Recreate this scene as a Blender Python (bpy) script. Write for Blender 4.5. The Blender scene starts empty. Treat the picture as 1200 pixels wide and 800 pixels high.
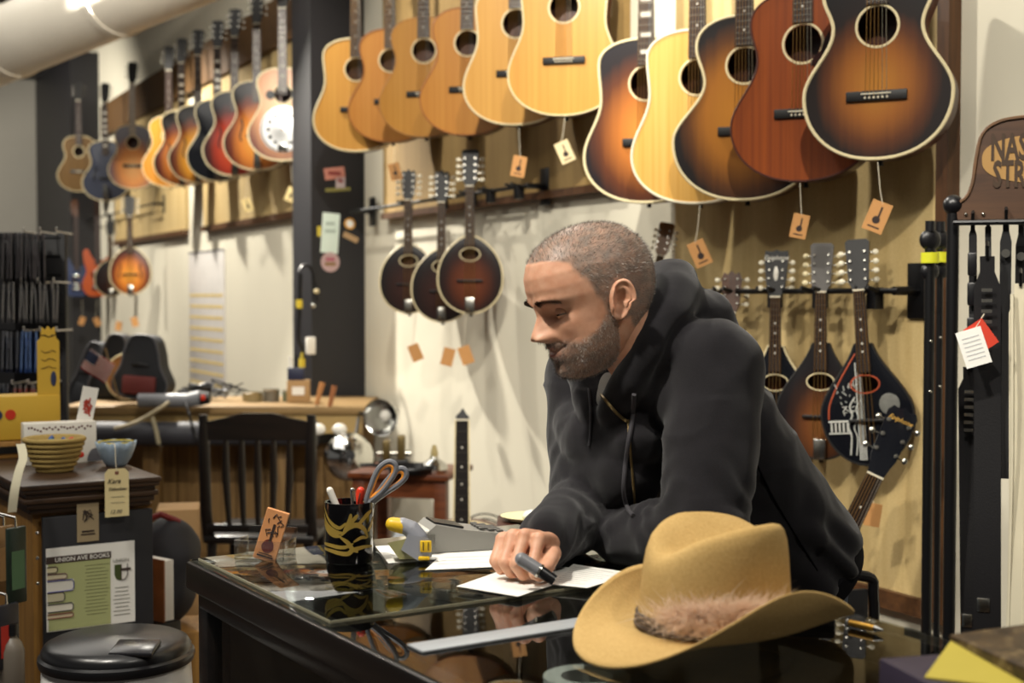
import bpy, bmesh, math, random
import numpy as np
from mathutils import Vector, Matrix, noise
random.seed(7)
sc = bpy.context.scene
COL = sc.collection
PI = math.pi

# ------------------------------------------------------------------ camera, world, lights, exposure
CAM_Z, PITCH, FPX = 1.40, math.radians(1.93), 1600.0
cam_d = bpy.data.cameras.new('camera'); cam = bpy.data.objects.new('camera', cam_d); COL.objects.link(cam)
cam.location = (0, 0, CAM_Z); cam.rotation_euler = (PI/2 - PITCH, 0, 0)
cam_d.sensor_width = 36; cam_d.lens = 36*FPX/1200; cam_d.clip_start = .05; cam_d.clip_end = 100
cam_d.dof.use_dof = True; cam_d.dof.focus_distance = 2.35; cam_d.dof.aperture_fstop = 4.4
sc.camera = cam
vs = sc.view_settings
vs.view_transform = 'Standard'; vs.look = 'None'; vs.gamma = 1; vs.exposure = 0.2; vs.use_curve_mapping = False
w = bpy.data.worlds.new('world'); sc.world = w; w.use_nodes = True
w.node_tree.nodes['Background'].inputs[0].default_value = (1, .96, .9, 1)
w.node_tree.nodes['Background'].inputs[1].default_value = .10

def spot(name, loc, aim, power, size=.12, cone=95, blend=.6, col=(1, .94, .83)):
    l = bpy.data.lights.new(name, 'SPOT'); o = bpy.data.objects.new(name, l); COL.objects.link(o)
    l.energy = power; l.shadow_soft_size = size; l.spot_size = math.radians(cone); l.spot_blend = blend; l.color = col
    o.location = loc
    o.rotation_euler = (Vector(aim) - Vector(loc)).to_track_quat('-Z', 'Y').to_euler()
    return o
def area(name, loc, aim, power, sx, sy, col=(1, .95, .86)):
    l = bpy.data.lights.new(name, 'AREA'); o = bpy.data.objects.new(name, l); COL.objects.link(o)
    l.energy = power; l.shape = 'RECTANGLE'; l.size = sx; l.size_y = sy; l.color = col
    o.location = loc
    o.rotation_euler = (Vector(aim) - Vector(loc)).to_track_quat('-Z', 'Y').to_euler()
    return o
# ceiling track lamps washing the guitar wall
spot('track_light_right', (-.35, 4.15, 3.4), (1.05, 3.75, 1.5), 130, .03, 100)
spot('track_light_right_front', (.30, 1.15, 3.4), (1.1, 3.75, 1.75), 205, .035, 72)
spot('track_light_middle', (-1.35, 6.2, 3.4), (.0, 5.8, 1.6), 90, .03, 110)
spot('track_light_middle_front', (-.45, 2.9, 3.42), (.05, 5.7, 1.75), 260, .035, 62)
spot('track_light_far', (-2.5, 7.9, 3.45), (-1.35, 8.2, 1.0), 950, .05, 110)
spot('track_light_far_next', (-3.3, 9.7, 3.45), (-2.2, 9.9, 1.0), 330, .05, 110)
spot('track_light_far_front', (-1.45, 4.8, 3.45), (-2.3, 9.8, 1.6), 420, .05, 52)
spot('track_light_end', (-5.6, 11.2, 3.5), (-4.6, 13.4, 1.6), 380, .06, 120)
spot('track_light_counter', (-.95, 1.35, 3.2), (.1, 2.05, 1.2), 230, .09, 75)
spot('track_light_hat', (1.1, .6, 3.2), (.4, 1.9, 1.0), 60, .12, 80)
spot('track_light_shelf', (-1.9, 1.9, 3.3), (-1.3, 3.4, 1.0), 125, .10, 85)
area('soft_fill_room', (-.6, 2.6, 3.5), (-.4, 3.6, 0), 30, 3.5, 3.5)  # added soft fill over the room, not a real ceiling fixture
area('soft_fill_back', (-3.2, 7.0, 3.6), (-3.0, 7.4, 0), 70, 3.5, 3.5)  # second added fill, softens the far end without a real fixture

# ------------------------------------------------------------------ where a photo point lies in the room
CP, SP = math.cos(PITCH), math.sin(PITCH)
def ray(px, py):
    x, y = (px-600)/FPX, (400-py)/FPX
    return Vector((x, CP + y*SP, -SP + y*CP))
def at(px, py, Y):
    d = ray(px, py); return Vector((0, 0, CAM_Z)) + d*(Y/d.y)
def at_z(px, py, z):
    d = ray(px, py); return Vector((0, 0, CAM_Z)) + d*((z-CAM_Z)/d.z)
KW = 2.25e-4
def gd(px): return 1/((px+240)*KW)          # depth of the line the guitars hang on
WD = Vector((840, -1600, 0)).normalized()    # along the wall, towards the camera side
WN = Vector((-1600, -840, 0)).normalized()   # out of the wall, into the room
WP = at(1030, 346, gd(1030)) - WN*.24        # a point of the wall
WROT = math.atan2(WD.y, WD.x)
def on_wall(px, py, off=0):
    d = ray(px, py); o = Vector((0, 0, CAM_Z)); p0 = WP + WN*off
    t = (p0-o).dot(WN)/d.dot(WN); return o + d*t
def ws(p): return (p-WP).dot(WD)             # distance along the wall
def wp(s, off, z): q = WP + WD*s + WN*off; return Vector((q.x, q.y, z))

# ------------------------------------------------------------------ materials
def lin(c):
    if isinstance(c, str):
        c = tuple(int(c[i:i+2], 16)/255 for i in (1, 3, 5))
    return tuple(((v+.055)/1.055)**2.4 if v > .04045 else v/12.92 for v in c) + (1,)
class NT:
    def __init__(s, name):
        s.m = bpy.data.materials.new(name); s.m.use_nodes = True; s.t = s.m.node_tree; s.n = s.t.nodes
        s.b = s.n['Principled BSDF']; s.out = s.n['Material Output']
    def new(s, t, **k):
        n = s.n.new(t)
        for a, v in k.items(): setattr(n, a, v)
        return n
    def l(s, a, b): s.t.links.new(a, b)
    def coord(s, which='Object', scale=(1, 1, 1), rot=(0, 0, 0)):
        c = s.new('ShaderNodeTexCoord'); mp = s.new('ShaderNodeMapping')
        mp.inputs['Scale'].default_value = scale; mp.inputs['Rotation'].default_value = rot
        s.l(c.outputs[which], mp.inputs[0]); return mp.outputs[0]
    def ramp(s, fac, stops, interp='LINEAR'):
        r = s.new('ShaderNodeValToRGB'); e = r.color_ramp.elements; r.color_ramp.interpolation = interp
        while len(e) < len(stops): e.new(.5)
        for i, (p, c) in enumerate(stops):
            e[i].position = p; e[i].color = lin(c)
        s.l(fac, r.inputs[0]); return r.outputs[0]
    def noise(s, vec, scale, detail=3, rough=.5, dist=0):
        n = s.new('ShaderNodeTexNoise'); n.inputs['Scale'].default_value = scale; n.inputs['Detail'].default_value = detail
        n.inputs['Roughness'].default_value = rough; n.inputs['Distortion'].default_value = dist
        if vec is not None: s.l(vec, n.inputs['Vector'])
        return n.outputs['Fac']
    def bump(s, h, strength=.3, dist=.002):
        b = s.new('ShaderNodeBump'); b.inputs['Strength'].default_value = strength; b.inputs['Distance'].default_value = dist
        s.l(h, b.inputs['Height']); s.l(b.outputs[0], s.b.inputs['Normal'])
    def math(s, op, a, b=None):
        m = s.new('ShaderNodeMath', operation=op)
        for i, v in enumerate((a, b)):
            if v is None: continue
            if isinstance(v, (int, float)): m.inputs[i].default_value = v
            else: s.l(v, m.inputs[i])
        return m.outputs[0]
    def set(s, rough=.5, metal=0, spec=.5, coat=0):
        s.b.inputs['Roughness'].default_value = rough; s.b.inputs['Metallic'].default_value = metal
        s.b.inputs['Specular IOR Level'].default_value = spec; s.b.inputs['Coat Weight'].default_value = coat
        s.b.inputs['Coat Roughness'].default_value = .08
MC = {}
def mat(name, c, rough=.5, metal=0, spec=.5, coat=0, var=.12, vs=8, bump=0, bs=120):
    if name in MC: return MC[name]
    t = NT(name); t.set(rough, metal, spec, coat)
    co = t.coord()
    f = t.noise(co, vs, 4)
    rgb = lin(c); d = [max(0, v*(1-var)) for v in rgb[:3]]; e = [min(1, v*(1+var)) for v in rgb[:3]]
    mx = t.new('ShaderNodeMix', data_type='RGBA')
    mx.inputs[6].default_value = d+[1]; mx.inputs[7].default_value = e+[1]
    t.l(f, mx.inputs[0]); t.l(mx.outputs[2], t.b.inputs['Base Color'])
    if bump: t.bump(t.noise(co, bs, 2), bump)
    MC[name] = t.m; return t.m
def wood(name, c1, c2, axis='Z', rough=.4, scale=1, coat=0, bump=.1):
    if name in MC: return MC[name]
    t = NT(name); t.set(rough, 0, .5, coat)
    k = {'X': (3, 45, 45), 'Y': (45, 3, 45), 'Z': (45, 45, 3)}[axis]
    co = t.coord('Object', tuple(v*scale for v in k))
    f = t.noise(co, 1, 6, .6, .6)
    t.l(t.ramp(f, [(.3, c1), (.7, c2)]), t.b.inputs['Base Color']); t.bump(f, bump, .001)
    MC[name] = t.m; return t.m
BK = .98
def burst(name, stops, cz=.17, a=.2, b=.26, rough=.30):
    """a sunburst lacquer: the finish darkens from the middle of the plate to its rim"""
    if name in MC: return MC[name]
    t = NT(name); t.set(rough, 0, .5, .3)
    c = t.new('ShaderNodeTexCoord'); sp = t.new('ShaderNodeSeparateXYZ'); t.l(c.outputs['Object'], sp.inputs[0])
    x = t.math('DIVIDE', sp.outputs[0], a); z = t.math('DIVIDE', t.math('SUBTRACT', sp.outputs[2], cz), b)
    r = t.math('SQRT', t.math('ADD', t.math('MULTIPLY', x, x), t.math('MULTIPLY', z, z)))
    g = t.noise(t.coord('Object', (60, 60, 3)), 1, 4)
    r = t.math('ADD', t.math('MULTIPLY', r, BK), t.math('MULTIPLY', t.math('SUBTRACT', g, .5), .10))
    t.l(t.ramp(r, stops), t.b.inputs['Base Color'])
    MC[name] = t.m; return t.m
def glass_mat(name, tint=(1, 1, 1), ior=1.5, rough=.0, haze=0):
    if name in MC: return MC[name]
    t = NT(name)
    tr = t.new('ShaderNodeBsdfTransparent'); tr.inputs[0].default_value = (*tint, 1)
    gl = t.new('ShaderNodeBsdfGlossy'); gl.inputs['Roughness'].default_value = rough
    fr = t.new('ShaderNodeFresnel'); fr.inputs[0].default_value = ior
    ge = t.new('ShaderNodeNewGeometry'); fc = t.math('MULTIPLY', fr.outputs[0], t.math('SUBTRACT', 1.0, ge.outputs['Backfacing']))
    if haze: fc = t.math('ADD', fc, haze)
    mx = t.new('ShaderNodeMixShader'); t.l(fc, mx.inputs[0]); t.l(tr.outputs[0], mx.inputs[1]); t.l(gl.outputs[0], mx.inputs[2])
    t.l(mx.outputs[0], t.out.inputs[0]); MC[name] = t.m; return t.m

# ------------------------------------------------------------------ mesh builder
class MB:
    def __init__(s): s.v = []; s.f = []; s.mi = []
    def add(s, vs, fs, m=0):
        o = len(s.v); s.v += [tuple(v) for v in vs]; s.f += [tuple(i+o for i in f) for f in fs]; s.mi += [m]*len(fs); return s
    def box(s, c, size, rot=None, m=0, bev=0):
        bm = bmesh.new(); bmesh.ops.create_cube(bm, size=1)
        for v in bm.verts: v.co = Vector((v.co.x*size[0], v.co.y*size[1], v.co.z*size[2]))
        if bev: bmesh.ops.bevel(bm, geom=bm.edges[:], offset=bev, segments=2, affect='EDGES', profile=.5)
        M = Matrix.Translation(Vector(c)) @ (rot.to_4x4() if rot is not None else Matrix())
        bm.verts.index_update()
        s.add([M @ v.co for v in bm.verts], [[v.index for v in f.verts] for f in bm.faces], m); bm.free(); return s
    def loft(s, rings, m=0, cap=True, close=False):
        n = len(rings[0]); o = len(s.v); fs = []
        for i in range(len(rings) - (0 if close else 1)):
            a = i*n; b = ((i+1) % len(rings))*n
            for j in range(n): fs.append((a+j, a+(j+1) % n, b+(j+1) % n, b+j))
        if cap and not close:
            fs.append(tuple(range(n))[::-1]); fs.append(tuple((len(rings)-1)*n+j for j in range(n)))
        return s.add([p for r in rings for p in r], fs, m)
    def ring(s, c, ax, r, n, up=None, r2=None):
        ax = Vector(ax).normalized(); u = Vector(up) if up is not None else Vector((0, 0, 1))
        if abs(ax.dot(u.normalized())) > .97: u = Vector((1, 0, 0))
        a = (u - ax*u.dot(ax)).normalized(); b = ax.cross(a); r2 = r2 or r
        return [Vector(c) + a*r*math.cos(2*PI*j/n) + b*r2*math.sin(2*PI*j/n) for j in range(n)]
    def cyl(s, p0, p1, r0, r1=None, n=16, m=0, cap=True):
        p0, p1 = Vector(p0), Vector(p1); r1 = r0 if r1 is None else r1
        return s.loft([s.ring(p0, p1-p0, r0, n), s.ring(p1, p1-p0, r1, n)], m, cap)
    def tube(s, pts, r, n=8, m=0, close=False, cap=True):
        pts = [Vector(p) for p in pts]; k = len(pts); R = []
        rr = r if isinstance(r, (list, tuple)) else [r]*k
        up = None
        for i, p in enumerate(pts):
            t = (pts[(i+1) % k]-pts[i-1]) if close else (pts[min(i+1, k-1)]-pts[max(i-1, 0)])
            t.normalize()
            if up is None:
                up = Vector((0, 0, 1)) if abs(t.z) < .9 else Vector((1, 0, 0))
            a = up - t*up.dot(t); a.normalize(); up = a; b = t.cross(a)
            R.append([p + a*rr[i]*math.cos(2*PI*j/n) + b*rr[i]*math.sin(2*PI*j/n) for j in range(n)])
        return s.loft(R, m, cap, close)
    def rcone(s, p0, r0, p1, r1, n=20):
        p0, p1 = Vector(p0), Vector(p1); d = (p1-p0).normalized(); R = []
        for k in range(1, 6): a = PI/2*k/6; R.append(s.ring(p0 - d*r0*math.cos(a), d, r0*math.sin(a), n))
        for k in range(5): t = k/4; R.append(s.ring(p0.lerp(p1, t), d, r0+(r1-r0)*t, n))
        for k in range(1, 6): a = PI/2*(1-k/6); R.append(s.ring(p1 + d*r1*math.cos(a), d, r1*math.sin(a), n))
        return s.loft(R)
    def chain(s, pts, rs, n=20):
        for i in range(len(pts)-1): s.rcone(pts[i], rs[i], pts[i+1], rs[i+1], n)
        return s
    def lathe(s, prof, c=(0, 0, 0), n=32, m=0, ax=(0, 0, 1), cap=False):
        ax = Vector(ax).normalized(); c = Vector(c)
        return s.loft([s.ring(c + ax*z, ax, max(r, 1e-4), n) for r, z in prof], m, cap)
    def sphere(s, c, r, n=20, k=12, sc=(1, 1, 1), rot=None, m=0):
        R = []; c = Vector(c)
        for i in range(k+1):
            a = PI*i/k; rr = max(math.sin(a), 1e-3)
            ring = [Vector((rr*math.cos(2*PI*j/n)*r*sc[0], rr*math.sin(2*PI*j/n)*r*sc[1], math.cos(a)*r*sc[2])) for j in range(n)]
            R.append([c + (rot @ q if rot is not None else q) for q in ring])
        return s.loft(R[::-1], m)
    def prism(s, outline, y0, y1, m=0, axes='xz'):
        """outline in (x, z), extruded along y"""
        a = [Vector((x, y0, z)) for x, z in outline]; b = [Vector((x, y1, z)) for x, z in outline]
        return s.loft([a, b], m)
    def xf(s, M): s.v = [tuple(M @ Vector(v)) for v in s.v]; return s
    def mesh(s, name, mats, smooth=None):
        me = bpy.data.meshes.new(name); me.from_pydata(s.v, [], s.f)
        for m in (mats if isinstance(mats, (list, tuple)) else [mats]): me.materials.append(m)
        me.polygons.foreach_set('material_index', s.mi)
        bm = bmesh.new(); bm.from_mesh(me); bmesh.ops.recalc_face_normals(bm, faces=bm.faces[:]); bm.to_mesh(me); bm.free()
        if smooth is not None:
            me.polygons.foreach_set('use_smooth', [True]*len(me.polygons))
            if smooth < 3: me.set_sharp_from_angle(angle=smooth)
        me.update(); return me
    def build(s, name, mats, parent=None, smooth=.6, world=False):
        if world and parent is not None: s.xf(parent.matrix_basis.inverted())
        o = bpy.data.objects.new(name, s.mesh(name, mats, smooth)); COL.objects.link(o)
        if parent is not None: o.parent = parent
        return o
def tag(o, label, cat, group=None, kind=None):
    o['label'] = label; o['category'] = cat
    if group: o['group'] = group
    if kind: o['kind'] = kind
    return o
def thing(name, label, cat, loc=(0, 0, 0), rot=(0, 0, 0), group=None):
    o = bpy.data.objects.new(name, None); COL.objects.link(o); o.empty_display_size = .05
    o.location = loc; o.rotation_euler = rot if isinstance(rot, (tuple, list)) or hasattr(rot, 'x') else (0, 0, rot)
    return tag(o, label, cat, group)
def struct(o): o['kind'] = 'structure'; return o
def face_rot(g): return math.atan2(g[0], -g[1])
def rotz(a): return Matrix.Rotation(a, 3, 'Z')
def text(body, size, parent, m, loc, rot=(PI/2, 0, 0), name='lettering', shear=0, align='CENTER', ext=.0004, sx=1, bold=0):
    cu = bpy.data.curves.new(name, 'FONT'); cu.offset = bold; cu.body = body; cu.size = size; cu.align_x = align; cu.align_y = 'CENTER'
    cu.extrude = ext; cu.shear = shear; cu.resolution_u = 2
    tmp = bpy.data.objects.new('t', cu); COL.objects.link(tmp)
    bpy.context.view_layer.update()
    me = bpy.data.meshes.new_from_object(tmp.evaluated_get(bpy.context.evaluated_depsgraph_get()))
    bpy.data.objects.remove(tmp)
    me.name = name; me.materials.clear(); me.materials.append(m)
    o = bpy.data.objects.new(name, me); COL.objects.link(o); o.parent = parent; o.location = loc; o.rotation_euler = rot; o.scale = (sx, 1, 1)
    return o
def catmull(pts, k=8, close=False):
    P = [Vector(p) for p in pts]; n = len(P); out = []
    for i in range(n if close else n-1):
        a, b, c, d = (P[(i+j-1) % n] if close else P[min(max(i+j-1, 0), n-1)] for j in range(4))
        for q in range(k):
            t = q/k
            out.append(.5*((2*b) + (c-a)*t + (2*a-5*b+4*c-d)*t*t + (3*b-a-3*c+d)*t**3))
    if not close: out.append(P[-1])
    return out

# ------------------------------------------------------------------ the room
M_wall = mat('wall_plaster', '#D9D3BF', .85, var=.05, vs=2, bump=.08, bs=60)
M_black = mat('black_paint', '#17161A', .5, var=.2, bump=.05)
M_dark = mat('black_plastic', '#101013', .35)
M_metal_black = mat('black_metal', '#0E0E10', .4, .3)
M_chrome = mat('chrome', '#D8D8D4', .12, 1, var=.03)
M_paper = mat('white_paper', '#E9E7E0', .7, var=.03)
M_kraft = mat('kraft_card', '#C58F55', .75, var=.08, vs=30)
M_white_plastic = mat('white_plastic', '#E8E4DA', .4)
M_string = mat('cotton_string', '#D8CFB8', .8)
M_ink = mat('dark_ink', '#2A1A16', .7)
def ply(name, c1, c2):
    t = NT(name); t.set(.75)
    f = t.noise(t.coord('Object', (14, 14, 1.2)), 1, 5, .6, .4)
    wv = t.noise(t.coord('Object', (160, 160, 160)), 1, 1)
    g = t.math('ADD', t.math('MULTIPLY', f, .75), t.math('MULTIPLY', wv, .25))
    t.l(t.ramp(g, [(.3, c1), (.7, c2)]), t.b.inputs['Base Color']); t.bump(wv, .2)
    return t.m
M_burlap = ply('burlap_board', '#B59A63', '#D2BA84')
M_ply = ply('plywood_board', '#A98D58', '#C9B280')
M_trim = wood('stained_trim', '#3B2413', '#5E3D20', 'Z', .5)
M_floor = wood('floor_boards', '#2E2118', '#4A3626', 'Y', .45, .4)
def wbox(name, s0, s1, o0, o1, z0, z1, m, kind='structure'):
    mb = MB(); R = rotz(WROT)
    c = wp((s0+s1)/2, (o0+o1)/2, (z0+z1)/2)
    mb.box((0, 0, 0), (abs(s1-s0), abs(o1-o0), z1-z0), R)
    o = mb.build(name, m); o.location = c
    if kind: o['kind'] = kind
    return o
def sx(px, off=0): return ws(on_wall(px, 400, off))
S_END, S_NEAR = sx(76), sx(1500)
fl = MB().box((-3, 6, -.05), (16, 24, .1)).build('floor', M_floor); struct(fl)
wbox('wall_back', S_END-.2, S_NEAR, -.15, 0, 0, 3.9, M_wall)
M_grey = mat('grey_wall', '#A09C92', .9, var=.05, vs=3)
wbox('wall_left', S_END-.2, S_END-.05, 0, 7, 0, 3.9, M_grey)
M_ceil = mat('dark_ceiling', '#4A4742', .9)
struct(MB().box((-3, 6, 3.98), (16, 24, .12)).build('ceiling', M_ceil))
bm_ = wbox('trim_1', S_END-.03, S_END+.25, .0, 6.5, 3.8, 3.95, M_black)      # dark beam under the ceiling
wbox('trim_2', S_END-.04, sx(119), 0.0, .28, 0, 3.8, M_black)                # black corner pier
# boards on the wall
zR = on_wall(1050, 690).z
sR0, sR1 = sx(796), sx(1109)
wbox('trim_3', sR0, sR1, .001, .02, zR, 3.2, M_burlap)
wbox('trim_4', sR1, sx(1123), .001, .045, zR-.05, 3.2, M_trim)
wbox('trim_5', sR0, sR1, .001, .04, zR-.05, zR, wood('stained_trim_low', '#3B2413', '#5E3D20', 'X', .5))
zM = on_wall(620, 228).z
wbox('trim_6', sx(456), sx(738), .001, .03, zM, 3.2, ply('plywood_shaded', '#84693C', '#A48750'))  # plywood colour darkened to stand in for the guitars' shadow
wbox('trim_7', sx(456), sx(738), .001, .045, zM-.03, zM, M_trim)
zF = on_wall(300, 256).z
wbox('trim_8', sx(244), sx(372), .001, .03, zF, 3.0, M_ply)
wbox('trim_9', sx(140), sx(223), .001, .03, zF, 3.0, M_ply)
wbox('trim_10', sx(244), sx(372), .001, .05, zF-.04, zF, M_trim)
wbox('trim_11', sx(140), sx(223), .001, .05, zF-.04, zF, M_trim)
wbox('trim_12', sx(128), sx(372), .031, .06, 2.93, 3.22, wood('rail_board', '#4A3318', '#6B4C26', 'X', .6))
sP = sx(428)
wbox('trim_13', sP-.30, sP, 0.001, .30, 0, 3.9, M_black)                       # black pillar
# air duct under the ceiling
dct = thing('air_duct', 'large white round air duct running under the ceiling at upper left', 'duct', (-2.9, 8.5, 3.25))
d0, d1 = at(-70, 85, 9.6), at(300, -75, 7.4)
ax = (d1-d0).normalized()
M_duct = mat('duct_white', '#D6CFC0', .42, 0, .5, var=.06, vs=4)
MB().cyl(d0, d1, .235, n=48).build('duct_tube', M_duct, dct, world=True)
for k, q in enumerate((.28, .62)):
    p = d0.lerp(d1, q); MB().cyl(p-ax*.03, p+ax*.03, .243, n=48).build('seam_band', M_duct, dct, world=True)
p = d0.lerp(d1, .29)
MB().tube([p + Vector((0, 0, .24)), p + Vector((0, 0, .7))], .012).build('hanger_rod', M_metal_black, dct, world=True)
p = d0.lerp(d1, .63)
MB().tube([p + Vector((0, 0, .24)), p + Vector((0, 0, .7))], .012).build('hanger_rod', M_metal_black, dct, world=True)

# ------------------------------------------------------------------ guitars
def outline(L, wl, zl, ww, zw, wu, zu, N=14, cut=None):
    """right half from the bottom middle to the neck joint, then mirrored"""
    R = []
    for i in range(N+1):
        a = PI/2*i/N; R.append((wl*math.sin(a)**.92, zl*(1-math.cos(a)**.95)))
    for i in range(1, N+1):
        t = i/N; R.append((wl+(ww-wl)*(1-math.cos(PI*t))/2, zl+(zw-zl)*t))
    for i in range(1, N+1):
        t = i/N; R.append((ww+(wu-ww)*(1-math.cos(PI*t))/2, zw+(zu-zw)*t))
    for i in range(1, N+1):
        a = PI/2*i/N; R.append((wu*max(math.cos(a), 0)**.8, zu+(L-zu)*math.sin(a)**.9))
    Lf = [(-x, z) for x, z in R[1:-1]][::-1]
    if cut:                                                    # a scooped shoulder beside the neck
        c0, side = cut
        def sc_(x, z):
            if z > c0:
                t = min((z-c0)/(L-c0), 1); return (x*(1-.78*t**1.3) if abs(x) > .03 else x, z - .07*math.sin(t*PI)*(abs(x)/wu))
            return (x, z)
        if side > 0: R = [sc_(x, z) for x, z in R]
        else: Lf = [sc_(x, z) for x, z in Lf]
    return R + Lf
M_rose = mat('rosewood', '#2B1A12', .45, var=.25, vs=40)
M_ebony = mat('ebony', '#0E0C0B', .55)
M_bone = mat('bone', '#E6DDC4', .4)
M_cream = mat('cream_binding', '#E2D3A8', .4)
M_nickel = mat('nickel', '#B9B6AC', .25, 1)
M_steel = mat('steel_strings', '#B8B0A0', .35, 1)
M_bronze = mat('bronze_strings', '#B48E58', .35, 1)
M_pearl = mat('pearl', '#DDD9CC', .25)
M_maho = wood('mahogany_side', '#3A1A0E', '#54270F', 'X', .35)
M_neckw = wood('neck_wood', '#3B2110', '#5A3418', 'Z', .4)
M_lightside = wood('maple_side', '#8B5A2B', '#A87540', 'X', .35)
SHAPES = {   # L, lower, z, waist, z, upper, z, soundhole z, hole r, bridge z
    'dread': ((.53, .207, .15, .150, .335, .158, .45), .385, .052, .195),
    'small': ((.50, .188, .165, .112, .335, .138, .425), .337, .049, .160),
    'mid': ((.52, .200, .155, .125, .335, .145, .435), .375, .050, .185),
    'jumbo': ((.535, .213, .175, .118, .345, .143, .45), .39, .050, .20),
    'arch': ((.53, .205, .165, .125, .345, .148, .45), .37, 0, .20),
}
def guitar(label, loc, rot, shape, top, side=M_maho, binding=M_cream, bridge=M_ebony, pick=None, inlay='dot', group='guitars hung on the wall', tiny_head=False,
           fretm=M_rose, head=M_ebony, strings=True, cut=None, special=None, scale=1.0, name='acoustic_guitar', headtext=None, depth=.10, bind_r=.0035, bridge_m=None):
    (args, zs, hr, zb) = SHAPES[shape]; L = args[0]
    g = thing(name, label, 'guitar', loc, rot, group); g.scale = (scale,)*3
    O = outline(*args, cut=cut)
    n = len(O)
    # back and sides: open-fronted shell
    mb = MB()
    mb.loft([[Vector((x, 0, z)) for x, z in O], [Vector((x, depth-.012, z)) for x, z in O],
             [Vector((x*.985, depth-.002, .25+(z-.25)*.985)) for x, z in O], [Vector((x*.93, depth+.004, .25+(z-.25)*.93)) for x, z in O]], cap=False)
    mb.f.append(tuple(3*n+j for j in range(n))); mb.mi.append(0)
    mb.build('body_shell', side, g)
    # top plate
    mb = MB(); NS = 64
    if hr:
        ctr = Vector((0, 0, zs)); hole = []
        for x, z in O:
            a = math.atan2(z-zs, x); hole.append(Vector((hr*math.cos(a), -.002, zs+hr*math.sin(a))))
        out = [Vector((x, -.002, z)) for x, z in O]
        r1 = [a.lerp(b, .5) for a, b in zip(hole, out)]
        mb.loft([[h+Vector((0, .004, 0)) for h in hole], hole, r1, out, [o+Vector((0, .003, 0)) for o in out]], cap=False)
    else:
        rr = [[Vector((x*k, -.002-.010*(1-k*k), .2+(z-.2)*k)) for x, z in O] for k in (1, .9, .75, .5, .25, .03)]
        mb.loft([[Vector((x, .001, z)) for x, z in O]] + rr)
    tp = mb.build('top_plate', top, g, .5)
    MB().tube([(x, -.001, z) for x, z in O], bind_r, 6, close=True).build('binding', binding, g)
    fy = -.012
    z0 = (zs+hr+.006) if hr else .40
    if special == 'resonator': z0 = .37
    if hr:
        MB().loft([[Vector((r*math.cos(2*PI*j/40), y, zs+r*math.sin(2*PI*j/40))) for j in range(40)] for r, y in ((hr+.001, -.0022), (hr+.002, -.0036), (hr+.007, -.0036), (hr+.008, -.0022))], cap=False).build('rosette', M_cream, g)
    LN = L+.335                                     # nut height
    # neck and fretboard
    MB().loft([[Vector((w_*math.cos(PI*j/10), -.006 + d_*math.sin(PI*j/10), z)) for j in range(11)] for z, w_, d_ in ((L-.02, .027, .05), (L+.01, .027, .026), (L+.05, .026, .022), (LN, .0215, .02))]).build('neck', M_neckw, g)
    y0 = -.0025 if hr else -.004
    fb = MB().loft([[Vector((-w_, y0, z)), Vector((-w_, fy, z)), Vector((w_, fy, z)), Vector((w_, y0, z))] for z, w_ in ((z0, .028), (L, .0268), (LN, .0215))])
    S = LN-zb
    for k in range(1, 21):
        z = LN - S*(1-2**(-k/12.0))
        if z > z0: fb.box((0, fy-.0006, z), (.052-(z-z0)*.018, .0014, .0016), m=1)
    for k in (3, 5, 7, 9, 12, 15):
        z = LN - S*(1-2**(-(k-.5)/12.0))
        if inlay == 'dot': fb.cyl((0, fy-.0008, z), (0, fy+.001, z), .0032, n=10, m=2)
        else: fb.box((0, fy-.0004, z), (.034, .001, .016 if k < 12 else .013), m=2)
    fb.build('fretboard', [fretm, M_nickel, M_pearl], g, .3)
    MB().box((0, fy-.0015, LN), (.044, .006, .005)).build('nut', M_bone, g)
    # headstock, tuners
    tilt = Matrix.Rotation(math.radians(-13), 4, 'X'); HM = Matrix.Translation((0, fy+.006, LN)) @ tilt
    ho = [(-.0215, 0), (-.027, .03), (-.033, .05), (-.039, .17), (-.03, .185), (-.012, .182), (0, .190), (.012, .182), (.03, .185), (.039, .17), (.033, .05), (.027, .03), (.0215, 0)]
    if tiny_head: ho = [(-.021, 0), (-.021, .012), (-.010, .022), (0, .038), (.010, .022), (.021, .012), (.021, 0)]
    mb = MB().prism(ho, -.007, .008); mb.xf(HM); hs = mb.build('headstock', head, g, .4)
    for sgn in (-1, 1):
        for k in range(0 if tiny_head else 3):
            x = sgn*.027; z = .065+.04*k
            mb = MB().cyl((x, .008, z), (x, -.017, z), .003, n=10).cyl((x, -.007, z), (x, -.010, z), .006, n=12)
            mb.cyl((x, .013, z), (sgn*.047, .013, z), .002, n=8).sphere((sgn*.053, .013, z), .008, 10, 8, (.9, .45, 1.1))
            mb.xf(HM); mb.build('tuner', M_nickel, g)
    if headtext:
        tx = text(headtext, .017, g, mat('gold_leaf', '#D8A84A', .4), (0, 0, 0), shear=.35)
        tx.matrix_basis = HM @ Matrix.Translation((0, -.0078, .155)) @ Matrix.Rotation(PI/2, 4, 'X')
    # bridge
    if special == 'resonator':
        cz = .175
        MB().lathe([(.128, 0), (.130, .006), (.118, .008), (.112, .004), (.07, .005), (.035, .012), (.008, .016)], (0, -.003, cz), 48, ax=(0, -1, 0)).build('cone_cover', mat('satin_chrome', '#E4E4E2', .38, .75, var=.03), g)
        mb = MB()
        for k in range(12):
            a = 2*PI*k/12; mb.sphere((.085*math.cos(a), -.008, cz+.085*math.sin(a)), .011, 10, 6, (1, .2, 1))
        mb.build('cover_holes', M_dark, g)
        MB().box((0, -.014, cz-.10), (.055, .014, .05), bev=.006).build('tailpiece', M_chrome, g)
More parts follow.
